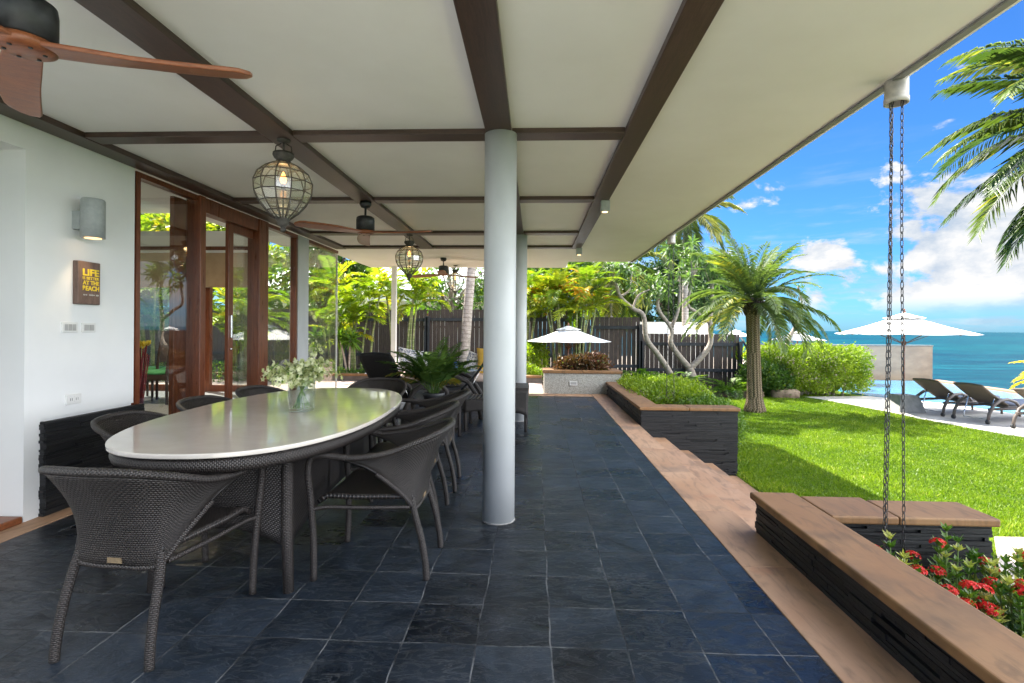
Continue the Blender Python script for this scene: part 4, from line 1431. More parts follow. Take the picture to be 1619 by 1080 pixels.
# side table with the potted palm
t = thing('side_table', 'low dark wicker side table carrying the potted palm', 'table', (-1.12, 5.85, 0))
G().box(-1.40, -.86, 5.60, 6.12, .30, .335).build('tabletop', 'wicker_fine', t, bevel=.006)
for y in (5.62, 6.10): G().box(-1.38, -.88, y - .01, y + .01, .10, .30).build('side_panel', 'wicker_fine', t)
for (x, y) in ((-1.38, 5.62), (-.88, 5.62), (-1.38, 6.10), (-.88, 6.10)): G().tube([(x, y, .3), (x, y, 0)], .018, 8).build('leg', 'wicker_wrap', t)
PX, PY, PZ = -1.13, 5.80, .335
t = thing('potted_palm', 'bushy green potted palm with some yellowing fronds in a dark pot', 'potted plant', (PX, PY, PZ))
G().lathe([(.0, 0), (.09, 0), (.115, .17), (.128, .185), (.128, .215), (.112, .215), (.108, .19), (.0, .19)], (PX, PY, PZ), 28).build('pot', 'pot_dark', t)
lv = Leaves()
for i in range(34):
    a = i * 2.4 + rng.uniform(-.3, .3); el = rng.uniform(.95, 1.54)
    frond(lv, (PX + .035 * math.cos(a), PY + .035 * math.sin(a), PZ + .19), a, el, rng.uniform(.45, .74), rng.uniform(.35, .72), 26, .16, .015, (0.05, .75), .35, .3, .005, .3, .8)
for i in range(5):
    a = rng.uniform(0, 6.28)
    frond(lv, (PX, PY, PZ + .2), a, rng.uniform(.5, 1.1), .6, .7, 22, .17, .016, (.93, 1.), .3, .5, .005, .35, .8)
lv.build('foliage', 'leaf_pot', t)

# glass-topped table and sofa with cushions
t = thing('glass_table', 'round glass-topped table on a dark wicker pedestal', 'table', (-1.22, 8.45, 0))
G().lathe([(0, .592), (.45, .592), (.455, .598), (.45, .604), (0, .604)], (-1.22, 8.45, 0), 40).build('glass_top', 'vase_glass', t)
G().lathe([(.26, 0), (.22, .3), (.27, .585), (.0, .585)], (-1.22, 8.45, 0), 28).build('pedestal', 'wicker_fine', t)
t = thing('candle_jar', 'deep blue glazed candle jar on the glass-topped table', 'jar', (-1.30, 8.38, .605))
G().lathe([(.0, 0), (.05, 0), (.056, .02), (.056, .12), (.05, .12), (.048, .03), (0, .025)], (-1.30, 8.38, .605), 24).build('jar_body', 'blue_glaze', t)
G().lathe([(0, .03), (.047, .03), (.047, .085), (0, .085)], (-1.30, 8.38, .605), 16).build('candle', 'plastic_white', t)
t = thing('sofa', 'outdoor wicker sofa with pale pinkish seat pad facing the garden table', 'sofa', (-1.55, 9.55, 0))
G().box(-2.55, -.55, 9.20, 9.92, .10, .32).build('base', 'wicker_fine', t, bevel=.015)
G().box(-2.55, -.55, 9.92, 10.0, .10, .62).build('back_panel', 'wicker_fine', t, bevel=.015)
G().box(-2.68, -2.552, 9.20, 10.0, .04, .60).build('armrest', 'rear_paving', t, bevel=.015)
G().box(-.548, -.42, 9.20, 10.0, .04, .55).build('armrest', 'wicker_fine', t, bevel=.015)
G().blob((-1.55, 9.54, .385), (1.0, .36, .07), 32, 8, 0, .35).build('seat_pad', 'pink_cloth', t)
for (x, y) in ((-2.5, 9.25), (-.6, 9.25), (-2.5, 9.95), (-.6, 9.95)): G().tube([(x, y, .1), (x, y, 0)], .025, 8).build('leg', 'wicker_wrap', t)


def cushion(name, lab, c, size, m, tilt=.3, rz=0., roll=0.):
    g = G()

    def side(s):
        def fn(u, v):
            a, b = u * 2 - 1, v * 2 - 1
            pin = 1 - .09 * (1 - abs(a) ** 2) * abs(b) ** 4
            pin2 = 1 - .09 * (1 - abs(b) ** 2) * abs(a) ** 4
            th = max(0, (1 - a ** 4) * (1 - b ** 4)) ** .5
            return (a * size * pin2, s * .085 * th, b * size * pin)
        return fn
    g.grid(side(1), 14, 14); g.grid(side(-1), 14, 14)
    o = g.build(name, m); o.location = c; o.rotation_euler = (-tilt, roll, rz)
    return tag(o, lab, 'cushion')


cushion('throw_cushion', 'blue and white patterned cushion leaning at the left end of the sofa', (-2.32, 9.62, .66), .25, 'pattern_cloth', .45, .5, .2)
cushion('throw_cushion', 'blue and white patterned cushion lying low on the sofa, behind the potted palm', (-2.05, 9.42, .53), .21, 'pattern_cloth', .9, .3, .1)
cushion('throw_cushion', 'small blue and white patterned cushion beside the yellow cushion', (-1.10, 9.68, .62), .20, 'pattern_cloth', .3, -.1, .3)
cushion('throw_cushion', 'large mustard yellow cushion upright on the sofa', (-.80, 9.56, .66), .27, 'yellow_cloth', .25, -.05, -.04)


# ================================================================== parasols
def make_parasol():
    t = thing('parasol', '', 'umbrella', (0, 0, 0), 'white canvas parasols')
    n = 8; R = 1.42; H0, H1 = 1.86, 2.33

    def canopy(ra, rb, za, zb, sag):
        g = G(); b = len(g.v); m = 8
        for i in range(m + 1):
            f = i / m
            for k in range(n * 6):
                a = 2 * math.pi * k / (n * 6); ph = (k % 6) / 6
                poly = math.cos(math.pi / n) / math.cos((ph - .5) * 2 * math.pi / n)
                r = (ra + (rb - ra) * f) * (poly * .985 + .015)
                z = za + (zb - za) * f - sag * math.sin(f * math.pi) - .018 * math.sin(ph * math.pi) * f
                g.v.append((r * math.cos(a), r * math.sin(a), z))
        w = n * 6
        for i in range(m):
            for k in range(w):
                g.face([b + i * w + k, b + i * w + (k + 1) % w, b + (i + 1) * w + (k + 1) % w, b + (i + 1) * w + k], None, True)
        return g
    canopy(.14, R, H1 - .04, H0, .03).build('canopy', 'canvas', t, solid=.004)
    canopy(.03, .42, H1 + .035, H1 - .085, .01).build('vent_cap', 'canvas', t, solid=.004)
    g = G().tube([(0, 0, 0), (0, 0, H1 + .03)], .024, 12); g.build('pole', 'pole_wood', t)
    G().lathe([(0, .11), (.012, .105), (.026, .085), (.016, .06), (.034, .045), (.034, .02), (.02, .0), (0, 0)], (0, 0, H1 + .028), 16).build('finial', 'pole_wood', t)
    for k in range(n):
        a = 2 * math.pi * k / n
        r = G().tube([(.05 * math.cos(a), .05 * math.sin(a), H1 - .08), (.97 * R * math.cos(a), .97 * R * math.sin(a), H0 - .018)], .009, 5).build('rib', 'pole_wood', t)
        G().tube([(.04 * math.cos(a), .04 * math.sin(a), H0 - .22), (.55 * R * math.cos(a), .55 * R * math.sin(a), H0 + .12)], .008, 5).build('strut', 'pole_wood', r, local=True)
    G().lathe([(.0, 0), (.045, 0), (.045, .09), (0, .09)], (0, 0, H0 - .26), 14).build('runner_hub', 'pole_wood', t)
    return t


um = make_parasol()
place(um, (8.80, 12.75, LAWN), rad(10), 'large white parasol in a concrete block beside the pool loungers')
o = copy_tree(um); place(o, (.93, 14.3, -.62), rad(25), 'white parasol rising behind the pebble-rendered planter, in front of the plank fence', .84)
for (x, y, z, s, lab) in ((14.36, 29, -1.10, 1.0, 'white parasol beyond the hedge, right of the palm trunk'), (16.0, 42, -1.09, 1.02, 'white parasol just left of the palm trunk, beyond the fence end'), (6.17, 21.0, LAWN, .905, 'white parasol peeking over the lowest fence section')):
    place(copy_tree(um), (x, y, z - .0 * s), rad(17 + x * 9), lab, s)
t = thing('umbrella_stand', 'tapered grey concrete block holding the big pool parasol', 'umbrella base', (8.8, 12.75, LAWN + .03))
g = G()
for z, h in ((LAWN + .03, .31), (LAWN + .42, .21)):
    for (a, b) in ((-1, -1), (1, -1), (1, 1), (-1, 1)): g.v.append((8.8 + a * h, 12.75 + b * h, z))
for q in ((0, 3, 2, 1), (4, 5, 6, 7), (0, 1, 5, 4), (1, 2, 6, 5), (2, 3, 7, 6), (3, 0, 4, 7)): g.face(list(q))
g.build('block', 'concrete', t, bevel=.01)


# ================================================================== pool loungers (head end at -X, feet to +X)
def make_lounger():
    t = thing('sun_lounger', '', 'sun lounger', (0, 0, 0), 'brown sling sun loungers by the pool')

    def back(u, v):
        return (.62 - .70 * v - .03 * math.sin(v * math.pi), (u - .5) * .58, .36 + .43 * v + .02 * math.sin(u * math.pi))
    G().grid(back, 8, 12).build('backrest', 'sling_brown', t, solid=.03)
    G().box(.60, 1.95, -.29, .29, .30, .345).build('deck', 'lounger_frame', t, bevel=.008)
    G().blob((1.27, 0, .375), (.68, .27, .045), 24, 8, 0, .4).build('mattress', 'mattress_grey', t)
    for s in (-1, 1):
        G().tube([(0.0, s * .34, .05), (.03, s * .34, .20), (.14, s * .34, .38), (.32, s * .34, .48), (.52, s * .34, .50), (.72, s * .34, .44), (.84, s * .34, .33)], [.026, .03, .033, .033, .033, .03, .026], 8).build('armrest', 'lounger_frame', t)
        G().tube([(.05, s * .32, .30), (1.95, s * .32, .30)], .028, 8).build('side_rail', 'lounger_frame', t)
        G().tube([(1.75, s * .31, .29), (1.80, s * .31, .0)], .024, 8).build('leg', 'lounger_frame', t)
        G().lathe([(0, -.02), (.045, -.02), (.045, .02), (0, .02)], (0, 0, 0), 14).build('wheel', 'dark_metal', t, local=True).matrix_local = Matrix.Translation((0.0, s * .34, .046)) @ Matrix.Rotation(rad(90), 4, 'X')
    G().tube(catmull([(.30, -.25, .55), (.16, -.25, .10), (.20, -.20, .07), (.20, .20, .07), (.16, .25, .10), (.30, .25, .55)], 5), .011, 6).build('recliner_frame', 'chrome', t)
    return t


lo = make_lounger()
LB = 'brown sling lounger with grey mattress, '
for i, (x, y, a, lab) in enumerate(((9.02, 12.30, 16, LB + 'next to the concrete parasol base'), (9.22, 11.38, 14, LB + 'second from the parasol base'),
                                    (9.48, 10.28, 11, LB + 'third from the parasol base, at the picture edge'))):
    o = lo if i == 0 else copy_tree(lo)
    place(o, (x, y, LAWN + .03), rad(a), lab)
# ================================================================== trees and plants
PI2 = 6.2832

# --- date palm on the lawn
t = thing('date_palm', 'stout date palm with patterned trunk standing on the lawn', 'palm tree', (5.2, 12.45, LAWN))
g = G(); pr = [(.25, -.05), (.245, .08), (.205, .2), (.172, .36), (.158, .8), (.150, 1.4), (.148, 2.0), (.155, 2.3), (.165, 2.5), (.10, 2.62)]
g.tube([(5.2 - .03 * z, 12.45, LAWN + z) for r, z in pr], [r for r, z in pr], 40)
g.build('trunk', 'date_bark', t)
lv = Leaves(); top = np.array((5.13, 12.45, LAWN + 2.55))
for i in range(70):
    a = i * 2.399963 + rng.uniform(-.6, .6); f = i / 69
    el = 1.45 - 1.66 * f ** .95 + rng.uniform(-.28, .28)
    if f > .6 and rng.random() < .35: continue
    frond(lv, top + np.array([.07 * math.cos(a), .07 * math.sin(a), .10 * (1 - f)]), a, el, rng.uniform(1.15, 2.1) * (1.08 - .15 * f), rng.uniform(.32, .62) + .35 * f, 46, rng.uniform(.26, .36), .024, (.0, .95), rng.uniform(.15, .5), rng.uniform(.2, .45), .013, .10, .85)
for a, el, L_ in ((3.0, .05, 1.9), (3.3, .25, 1.8), (6.15, .2, 2.15), (.1, .0, 2.1)):
    frond(lv, top, a, el, L_, .62, 54, .34, .022, (.3, .6), .2, .4, .016, .1, .9)
frond(lv, top + np.array([0, 0, -.05]), 3.35, -.12, 1.75, .35, 46, .24, .02, (.95, 1.), .4, .2, .015, .35, 1.)
lv.build('crown', 'leaf_date', t)
g = G()
for i in range(46):
    a = i * 2.4; z = LAWN + 2.28 + .30 * i / 46
    r0 = .14
    g.tube([(5.13 + r0 * math.cos(a), 12.45 + r0 * math.sin(a), z), (5.13 + (r0 + .10) * math.cos(a), 12.45 + (r0 + .10) * math.sin(a), z + .16)], [.035, .02], 5)
g.build('cut_frond_stubs', 'bark_dark', t)


def coco(name, lab, base, top, r0, r1, nf, Lf, tint=(0, .9), droop=(.6, .95), els=(1.3, -.45), leaf=.75, width=.035, m='leaf_coco', n=60, extra=(), start=0.):
    t = thing(name, lab, 'palm tree', base)
    b, tp = Vector(base), Vector(top)
    g = G(); pts = []; rs = []
    for i in range(15):
        f = i / 14; p = b.lerp(tp, f); p.x += (tp.x - b.x) * .25 * math.sin(f * math.pi) * -.6
        pts.append(p); rs.append(r0 + (r1 - r0) * min(1, f * 1.0) + (.25 * r0 * max(0, 1 - f * 9)))
    g.tube(pts, rs, 18); g.build('trunk', 'ring_bark', t)
    lv = Leaves()
    for i in range(nf):
        a = start + i * 2.399963 + rng.uniform(-.15, .15); f = (i + .5) / nf
        el = els[0] + (els[1] - els[0]) * f
        frond(lv, np.array(tp) + np.array([.06 * math.cos(a), .06 * math.sin(a), .1]), a, el, Lf * rng.uniform(.88, 1.08), rng.uniform(*droop), n, leaf, width, tint, .25, .45, .022, .15, .85)
    for (a, el, L_, dr) in extra:
        frond(lv, np.array(tp), a, el, L_, dr, n + 10, leaf, width, tint, .15, .4, .022, .12, .9)
    lv.build('crown', m, t)
    return t


coco('coconut_palm', 'tall coconut palm reaching in from the right picture edge over the pool loungers', (10.4, 8.9, LAWN), (9.95, 9.0, 4.75), .16, .11, 10, 3.1, els=(1.3, .1), n=66, leaf=.60, width=.025,
     extra=((3.0, 1.12, 3.4, .80), (3.2, .95, 3.3, .7), (2.95, .75, 3.1, .55), (3.12, .30, 3.3, .55), (3.30, .0, 3.1, .50), (2.75, -.12, 3.0, .45), (3.3, -.45, 2.9, .35), (2.6, -.55, 2.6, .35), (2.95, .45, 3.2, .62), (3.1, -.2, 3.2, .5), (3.0, -.62, 3.0, .3), (3.2, -.75, 2.7, .25)))
coco('coconut_palm', 'coconut palm with pale leaning trunk behind the sofa, rising past the roof', (-1.92, 14.0, -.05), (-1.25, 14.1, 6.6), .14, .10, 14, 2.6)
coco('coconut_palm', 'coconut palm behind the fence right of the white umbrella, with drooping fronds', (2.55, 19, -1), (2.86, 19, 3.55), .18, .13, 17, 2.3, tint=(.2, 1.), els=(1.1, -.75), leaf=.6)
coco('coconut_palm', 'distant coconut palm with browning fronds just beyond the roof corner', (6.3, 22, -1), (6.3, 22, 6.0), .15, .11, 16, 2.6, tint=(.35, 1.), els=(1.2, -.7), leaf=.6)
t = thing('dwarf_palm', 'small golden yellow palm leaning over the pool edge at the right picture edge', 'palm tree', (17.0, 17.0, -2.6))
G().tube([(17.0, 17.0, -2.6), (16.9, 16.95, -1.2), (16.85, 16.9, -.45)], [.14, .12, .10], 12).build('trunk', 'ring_bark', t)
lv = Leaves()
for i in range(22):
    frond(lv, (16.85, 16.9, -.42), i * 2.4, 1.1 - 1.0 * i / 22, rng.uniform(1.5, 1.9), .7, 44, .40, .045, (.1, .9), .3, .35, .02, .12, .9)
lv.build('crown', 'leaf_yellow', t)


# --- areca palm clumps (each clump is one plant with several canes)
def areca(lab, c, n, h, spread, m, Lf=(1.0, 1.5), nf=9, cane_lean=.12, leaf=.34, tint=(0, .95), group='areca palm clumps along the fence'):
    t = thing('areca_palm', lab, 'palm tree', c, group)
    lv = Leaves(); g = G()
    for i in range(n):
        a = rng.uniform(0, PI2); r = spread * .3 * math.sqrt(rng.random()); hh = rng.uniform(*h)
        b = Vector((c[0] + r * math.cos(a), c[1] + r * math.sin(a) * .7, c[2]))
        lean = cane_lean * hh * rng.uniform(.3, 1.3)
        tp = Vector((b.x + lean * math.cos(a) + rng.uniform(-.1, .1), b.y + lean * math.sin(a) * .6, c[2] + hh))
        md = b.lerp(tp, .5) + Vector((-.06 * math.cos(a), 0, 0))
        g.tube(catmull([b, md, tp], 5), [.036 - .0012 * k for k in range(11)], 7)
        for k in range(nf):
            aa = k * 2.4 + rng.uniform(-.4, .4)
            frond(lv, (tp.x, tp.y, tp.z), aa, 1.35 - 1.25 * k / nf + rng.uniform(-.15, .15), rng.uniform(*Lf), rng.uniform(.5, .85), 26, leaf, .038, tint, .4, .3, .009, .18, .85)
    g.build('canes', 'cane_bark', t); lv.build('crown', m, t)


areca('bright yellow-green areca palm clump beside the glass corner of the house', (-5.0, 14.0, -.05), 7, (1.0, 2.5), 1.8, 'leaf_areca', nf=8, Lf=(.9, 1.35))
areca('areca palm clump left of the square white post', (-3.75, 14.6, -.05), 4, (1.6, 2.9), 1.2, 'leaf_areca', nf=8, Lf=(.9, 1.3))
areca('areca palm clump with orange fronds behind the white umbrella', (1.1, 15.7, -.4), 9, (1.7, 3.2), 2.2, 'leaf_areca_orange', (.9, 1.35), 8)
areca('areca palm clump just left of the orange one, behind the far column', (-.35, 16.0, -.1), 4, (1.6, 2.9), 1.2, 'leaf_areca', nf=8)
areca('areca palm clump outside the rear windows, seen through the open sliding door', (-7.6, 13.2, -.1), 8, (1.1, 2.3), 2.0, 'leaf_areca', nf=7)
areca('areca palm clump outside the rear windows, seen through the first glass pane', (-10.2, 13.6, -.1), 8, (1.2, 2.8), 2.2, 'leaf_mid', nf=7)

# --- two-stemmed young cordyline beside the glass corner
t = thing('cordyline', 'young plant with two bare stems and dark leafy heads at the glass corner', 'plant', (-4.75, 12.95, -.05))
G().tube(catmull([(-4.72, 12.95, -.05), (-4.80, 12.95, .45), (-4.92, 12.95, .95)], 4), .026, 7).tube(catmull([(-4.70, 12.97, -.05), (-4.68, 12.95, .5), (-4.66, 12.95, .95)], 4), .024, 7).build('stem', 'bark_grey', t)
lv = Leaves(); k = 70
for cx in (-4.92, -4.66, -5.25, -5.5):
    d = rand_dirs(k, .35)
    lv.add(np.array([[cx, 12.95, .98]]) + rng.normal(scale=.05, size=(k, 3)), d, np.tile([[0, 0, 1.]], (k, 1)) + rng.normal(scale=.3, size=(k, 3)), rng.uniform(.25, .42, k), .07, None, .12, .15)
lv.build('foliage', 'leaf_fern', t)


# --- branching trees
def limb_tree(name, lab, cat, limbs, m_bark, leaf_fn, m_leaf, base, group=None, flowers=None):
    t = thing(name, lab, cat, base, group)
    g = G()
    for P, r0, r1 in limbs:
        pts = catmull(P, 5); k = len(pts)
        g.tube(pts, [r0 + (r1 - r0) * i / (k - 1) for i in range(k)], 9)
    g.build('trunk', m_bark, t)
    lv = Leaves(); leaf_fn(lv); lv.build('crown', m_leaf, t)
    if flowers:
        f = Leaves(); flowers(f); f.build('blossoms', 'petal_plumeria', t)
    return t


def rosettes(lv, tips, k=16, L=.30, w=.085, spread=.0):
    for tp in tips:
        P = np.tile(np.array(tp, float), (k, 1)) + rng.normal(scale=.03, size=(k, 3))
        d = rand_dirs(k, .15)
        lv.add(P, d, np.tile([[0, 0, 1.]], (k, 1)) + rng.normal(scale=.35, size=(k, 3)), L * rng.uniform(.7, 1.15, k), w, None, .14, .22)


def petals(f, tips, k=30, s=.07):
    for tp in tips:
        P = np.tile(np.array(tp, float), (k, 1)) + rng.normal(scale=.09, size=(k, 3)); d = rand_dirs(k, .4)
        f.add(P, d, rand_dirs(k, .6), s, s * .6)


def spray(start, n, L, up=.6, seed=0):
    r = np.random.default_rng(seed); out = []
    for i in range(n):
        d = nrm(r.normal(size=3) + np.array([0, 0, up])); out.append(tuple(np.array(start) + d * L * r.uniform(.5, 1.1)))
    return out


tips1 = spray((3.85, 16.3, 2.3), 9, .55, .8, 1) + spray((5.45, 16.3, 2.75), 10, .6, .7, 2) + spray((4.9, 16.3, 3.1), 10, .7, .8, 3) + spray((4.5, 16.4, 3.3), 9, .7, .6, 31)
limbs = [([(4.95, 16.3, -.6), (4.90, 16.3, -.2), (4.80, 16.3, .10)], .16, .12),
         ([(4.80, 16.3, .10), (4.42, 16.3, .55), (4.22, 16.3, .92), (4.25, 16.3, 1.3), (3.85, 16.3, 1.9), (3.85, 16.3, 2.4)], .10, .04),
         ([(4.82, 16.3, .08), (5.22, 16.3, .50), (5.45, 16.3, .9), (5.42, 16.3, 1.41), (5.49, 16.3, 2.28), (5.45, 16.3, 2.8)], .10, .04),
         ([(5.42, 16.3, 1.5), (5.05, 16.3, 1.8), (4.75, 16.3, 2.05), (4.85, 16.3, 2.7), (4.9, 16.3, 3.1)], .06, .03),
         ([(4.25, 16.3, 1.35), (4.45, 16.3, 1.9), (4.5, 16.3, 2.6), (4.5, 16.4, 3.2)], .06, .03)]
limbs += [([(3.85, 16.3, 2.2), tp], .025, .012) for tp in tips1[:9:2]] + [([(5.46, 16.3, 2.6), tp], .025, .012) for tp in tips1[9:19:2]] + [([(4.88, 16.3, 2.9), tp], .025, .012) for tp in tips1[19:29:2]]
limb_tree('plumeria_tree', 'plumeria tree with smooth forked grey trunk in front of the lowest fence section', 'tree', limbs, 'bark_grey', lambda lv: rosettes(lv, tips1, 18, .34, .08), 'leaf_plumeria', (4.95, 16.3, -.6), None, lambda f: petals(f, tips1[::5], 10))

tips2 = spray((2.4, 16., 2.9), 12, .6, .7, 4) + spray((2.9, 16., 3.0), 12, .7, .6, 5) + spray((3.6, 16., 2.6), 5, .4, .5, 6)
limbs = [([(4.15, 16., -.6), (4.15, 16., -.1), (3.80, 16., .47), (3.42, 16., 1.0), (3.32, 16., 1.70), (3.0, 16., 1.92), (2.62, 16., 2.28), (2.45, 16., 2.75)], .10, .05),
         ([(3.0, 16., 1.92), (3.15, 16., 2.3), (3.5, 16., 2.5)], .04, .02), ([(2.62, 16., 2.28), (2.9, 16., 2.5), (2.95, 16., 3.0)], .04, .02)]
limbs += [([(2.46, 16., 2.7), tp], .022, .010) for tp in tips2[:12:2]] + [([(2.93, 16., 2.8), tp], .022, .010) for tp in tips2[12:24:2]]
limb_tree('plumeria_tree', 'leaning plumeria tree with white blossoms, its bent trunk crossing the fence step', 'tree', limbs, 'bark_grey', lambda lv: rosettes(lv, tips2, 14, .3, .075), 'leaf_plumeria', (4.15, 16, -.6), None, lambda f: petals(f, tips2[::3], 14, .08))

tips3 = [(7.65, 17, 2.3), (8.4, 17, 2.75), (8.55, 17, 2.6)]
limb_tree('plumeria_tree', 'small nearly bare plumeria with two curved grey branches behind the hedge', 'tree',
          [([(8.05, 17, -.6), (8.02, 17, .3), (8.0, 17, .62), (7.8, 17, 1.2), (7.7, 17, 1.7), (7.65, 17, 2.2)], .09, .035), ([(8.0, 17, .62), (8.25, 17, 1.2), (8.45, 17, 1.6), (8.55, 17, 2.2), (8.42, 17, 2.7)], .07, .03)],
          'bark_grey', lambda lv: rosettes(lv, tips3, 7, .22, .06), 'leaf_plumeria', (8.05, 17, -.6))


def leafy_tree(lab, base, h, R, m, k=260, size=.2, nb=26, seed=0, name='broadleaf_tree', flat=.8, bark='bark_dark', group='broadleaf trees beyond the fence'):
    r = np.random.default_rng(seed)
    t = thing(name, lab, 'tree', base, group)
    b = np.array(base); top = b + np.array([0, 0, h * .62])
    g = G(); g.tube(catmull([tuple(b), tuple(b + np.array([.1, 0, h * .3])), tuple(top)], 5), [.16 * R / 2 * (1 - .06 * i) for i in range(11)], 9)
    cs = []; rs = []
    for i in range(nb):
        d = nrm(r.normal(size=3) + np.array([0, 0, .25])); rr = r.uniform(.45, 1.0)
        c = b + np.array([0, 0, h * .68]) + d * np.array([R, R, R * flat]) * rr
        cs.append(c); rs.append(R * r.uniform(.2, .34))
        g.tube(catmull([tuple(b + np.array([0, 0, h * r.uniform(.3, .6)])), tuple((c + top) / 2 + r.normal(scale=.1, size=3)), tuple(c)], 4), [.06 * R / 2 * (1 - .09 * j) for j in range(9)], 5)
    g.build('trunk', bark, t)
    lv = Leaves(); crown_cloud(lv, cs, rs, k, size)
    lv.build('crown', m, t)


leafy_tree('dense dark green tree behind the white wall, right of the coconut trunk', (8.4, 30, -2.8), 9.3, 3.3, 'leaf_dark', 520, .26, 40, 3)
leafy_tree('dark green tree with gaps just left of the coconut trunk beyond the fence', (5.0, 31, -2.8), 7.6, 1.7, 'leaf_dark', 260, .24, 20, 4)
leafy_tree('loose light-leaved tree over the fence between the white post and the leaning coconut trunk', (-3.0, 18.6, -.6), 4.9, 1.9, 'leaf_mid', 60, .24, 20, 5, bark='bark_grey')
leafy_tree('loose tree with pale branches just right of the leaning coconut trunk', (-.9, 19.5, -.6), 5.2, 1.6, 'leaf_mid', 75, .24, 18, 6, bark='bark_grey')
leafy_tree('grey-green tree over the fence behind the far column', (.9, 21., -.8), 5.6, 2.0, 'leaf_mid', 150, .24, 24, 7)
leafy_tree('tall green tree beyond the fence behind the glass corner palms', (-7.6, 18.5, -.6), 5.8, 2.2, 'leaf_mid', 240, .26, 26, 8)
leafy_tree('leafy tree outside the clerestory of the room', (-11.5, 17.5, -.6), 6.6, 2.6, 'leaf_areca', 240, .28, 28, 9)
leafy_tree('yellow-tipped tree seen through the clerestory above the first roller blind', (-14.6, 19, -.6), 7.2, 2.4, 'leaf_mid', 240, .28, 26, 10)
leafy_tree('green tree filling the gap between orange palms and plumeria', (3.4, 23, -1), 5.6, 1.5, 'leaf_areca', 150, .24, 18, 12)


# --- hedges and shrubs
def hedge(name, lab, cat, box, k, size, m, base_z, stems=0, round_=.25, rough=.08, up=.5, group=None):
    x0, x1, y0, y1, z0, z1 = box
    t = thing(name, lab, cat, ((x0 + x1) / 2, (y0 + y1) / 2, base_z), group)
    lv = Leaves(); hedge_leaves(lv, box, k, size, round_, rough, up); lv.build('foliage', m, t)
    if stems:
        g = G()
        for i in range(stems):
            x, y = rng.uniform(x0 + .2 * (x1 - x0), x1 - .2 * (x1 - x0)), rng.uniform(y0 + .28 * (y1 - y0), y1 - .28 * (y1 - y0))
            g.tube(catmull([(x, y, base_z), (x + rng.normal(scale=.06), y + rng.normal(scale=.06), (base_z + z1) / 2 - .1), (x + rng.normal(scale=.05), y + rng.normal(scale=.04), z1 - .25 * (z1 - z0))], 3), [.03, .027, .024, .02, .017, .014, .01], 5)
        g.build('stems', 'bark_grey', t)


hedge('clipped_hedge', 'bright yellow-green clipped hedge inside the long stone planter', 'hedge', (1.62, 2.80, 7.9, 10.35, -.25, .37), 16000, .056, 'leaf_hedge', -.6, 30, .18, .05, .12)
hedge('round_bush', 'rounded clipped green bush behind the near end of the long planter', 'bush', (1.95, 3.05, 7.30, 8.30, -.5, .28), 9000, .040, 'leaf_bush', -.6, 20, .42, .03, .15)
hedge('tall_hedge', 'tall leafy green hedge between the palm trunk and the pool wall', 'hedge', (6.6, 9.8, 15.25, 16.6, -.50, .79), 21000, .08, 'leaf_hedge', LAWN, 34, .17, .14, .2)
hedge('shrub', 'dark green shrub at the foot of the tall hedge behind the palm trunk', 'bush', (6.1, 7.5, 14.9, 16.3, LAWN, .35), 5000, .10, 'leaf_mid', LAWN, 14, .42, .12)
hedge('red_shrub', 'reddish-brown shrub growing in the pebble-rendered planter', 'bush', (.44, 1.46, 10.46, 10.84, .34, .74), 3000, .07, 'leaf_red', .36, 6, .5, .08)
hedge('low_hedge', 'low sunlit yellow-green hedge behind the brown bed wall', 'hedge', (-3.2, .2, 12.9, 13.6, -.1, .34), 8000, .06, 'leaf_hedge', -.05, 20, .3, .06)
hedge('shrub', 'upright sunny green shrub between the far column and the white umbrella', 'bush', (-.35, .35, 13.6, 14.3, .0, .95), 2400, .08, 'leaf_areca', -.05, 12, .45, .1)
hedge('ground_cover', 'dark low planting at the edge of the rear paving beside the black lounge chair', 'plants', (-5.6, -3.4, 12.7, 13.4, -.1, .16), 4000, .07, 'leaf_mid', -.05, 0, .3, .06)
hedge('shrub', 'low green shrubs outside the rear windows of the room', 'bush', (-12, -6.2, 12.0, 12.8, -.3, .28), 6000, .08, 'leaf_mid', -.3, 0, .3, .1)


def fern(lab, c, R, k=70, m='leaf_fern', L=(.45, .75)):
    t = thing('strap_plant', lab, 'plant', c, 'strappy green plants along the fence')
    lv = Leaves()
    for i in range(int(k / 7)):
        a = rng.uniform(0, PI2); r = R * .25 * rng.random()
        frond(lv, (c[0] + r * math.cos(a), c[1] + r * math.sin(a), c[2] + .02), a, rng.uniform(.5, 1.35), rng.uniform(*L), rng.uniform(.5, .9), 14, .26, .036, (0, 1), .45, .3, .006, .15, .8)
    lv.build('foliage', m, t)


for i, (x, y, z, R, kk, Lr, lab) in enumerate(((2.05, 15.3, -.52, .7, 160, (.7, 1.15), 'strappy fern clump right behind the pebble-rendered planter'),
        (3.0, 15.5, -.52, .8, 190, (.7, 1.2), 'large strappy fern clump left of the bent plumeria trunk'), (3.75, 15.7, -.52, .7, 160, (.6, 1.0), 'strappy fern clump between the two plumeria trunks'),
        (4.35, 15.6, -.52, .6, 150, (.6, 1.0), 'bright strappy clump just left of the forked plumeria trunk'), (5.75, 15.4, -.6, .6, 130, (.6, 1.0), 'light green fern at the fence beside the black garden pole'),
        (1.2, 14.9, -.1, .5, 120, (.5, .8), 'fern under the white umbrella'), (-2.9, 13.9, -.05, .7, 160, (.7, 1.2), 'fan of green fronds right of the square white post'),
        (-1.0, 13.6, -.05, .5, 130, (.6, 1.0), 'yellow-green fern behind the yellow cushion'), (-3.8, 13.3, -.05, .6, 140, (.6, 1.0), 'green fern at the foot of the square white post'))):
    fern(lab, (x, y, z), R, kk, 'leaf_fern' if i % 3 else 'leaf_mid', Lr)
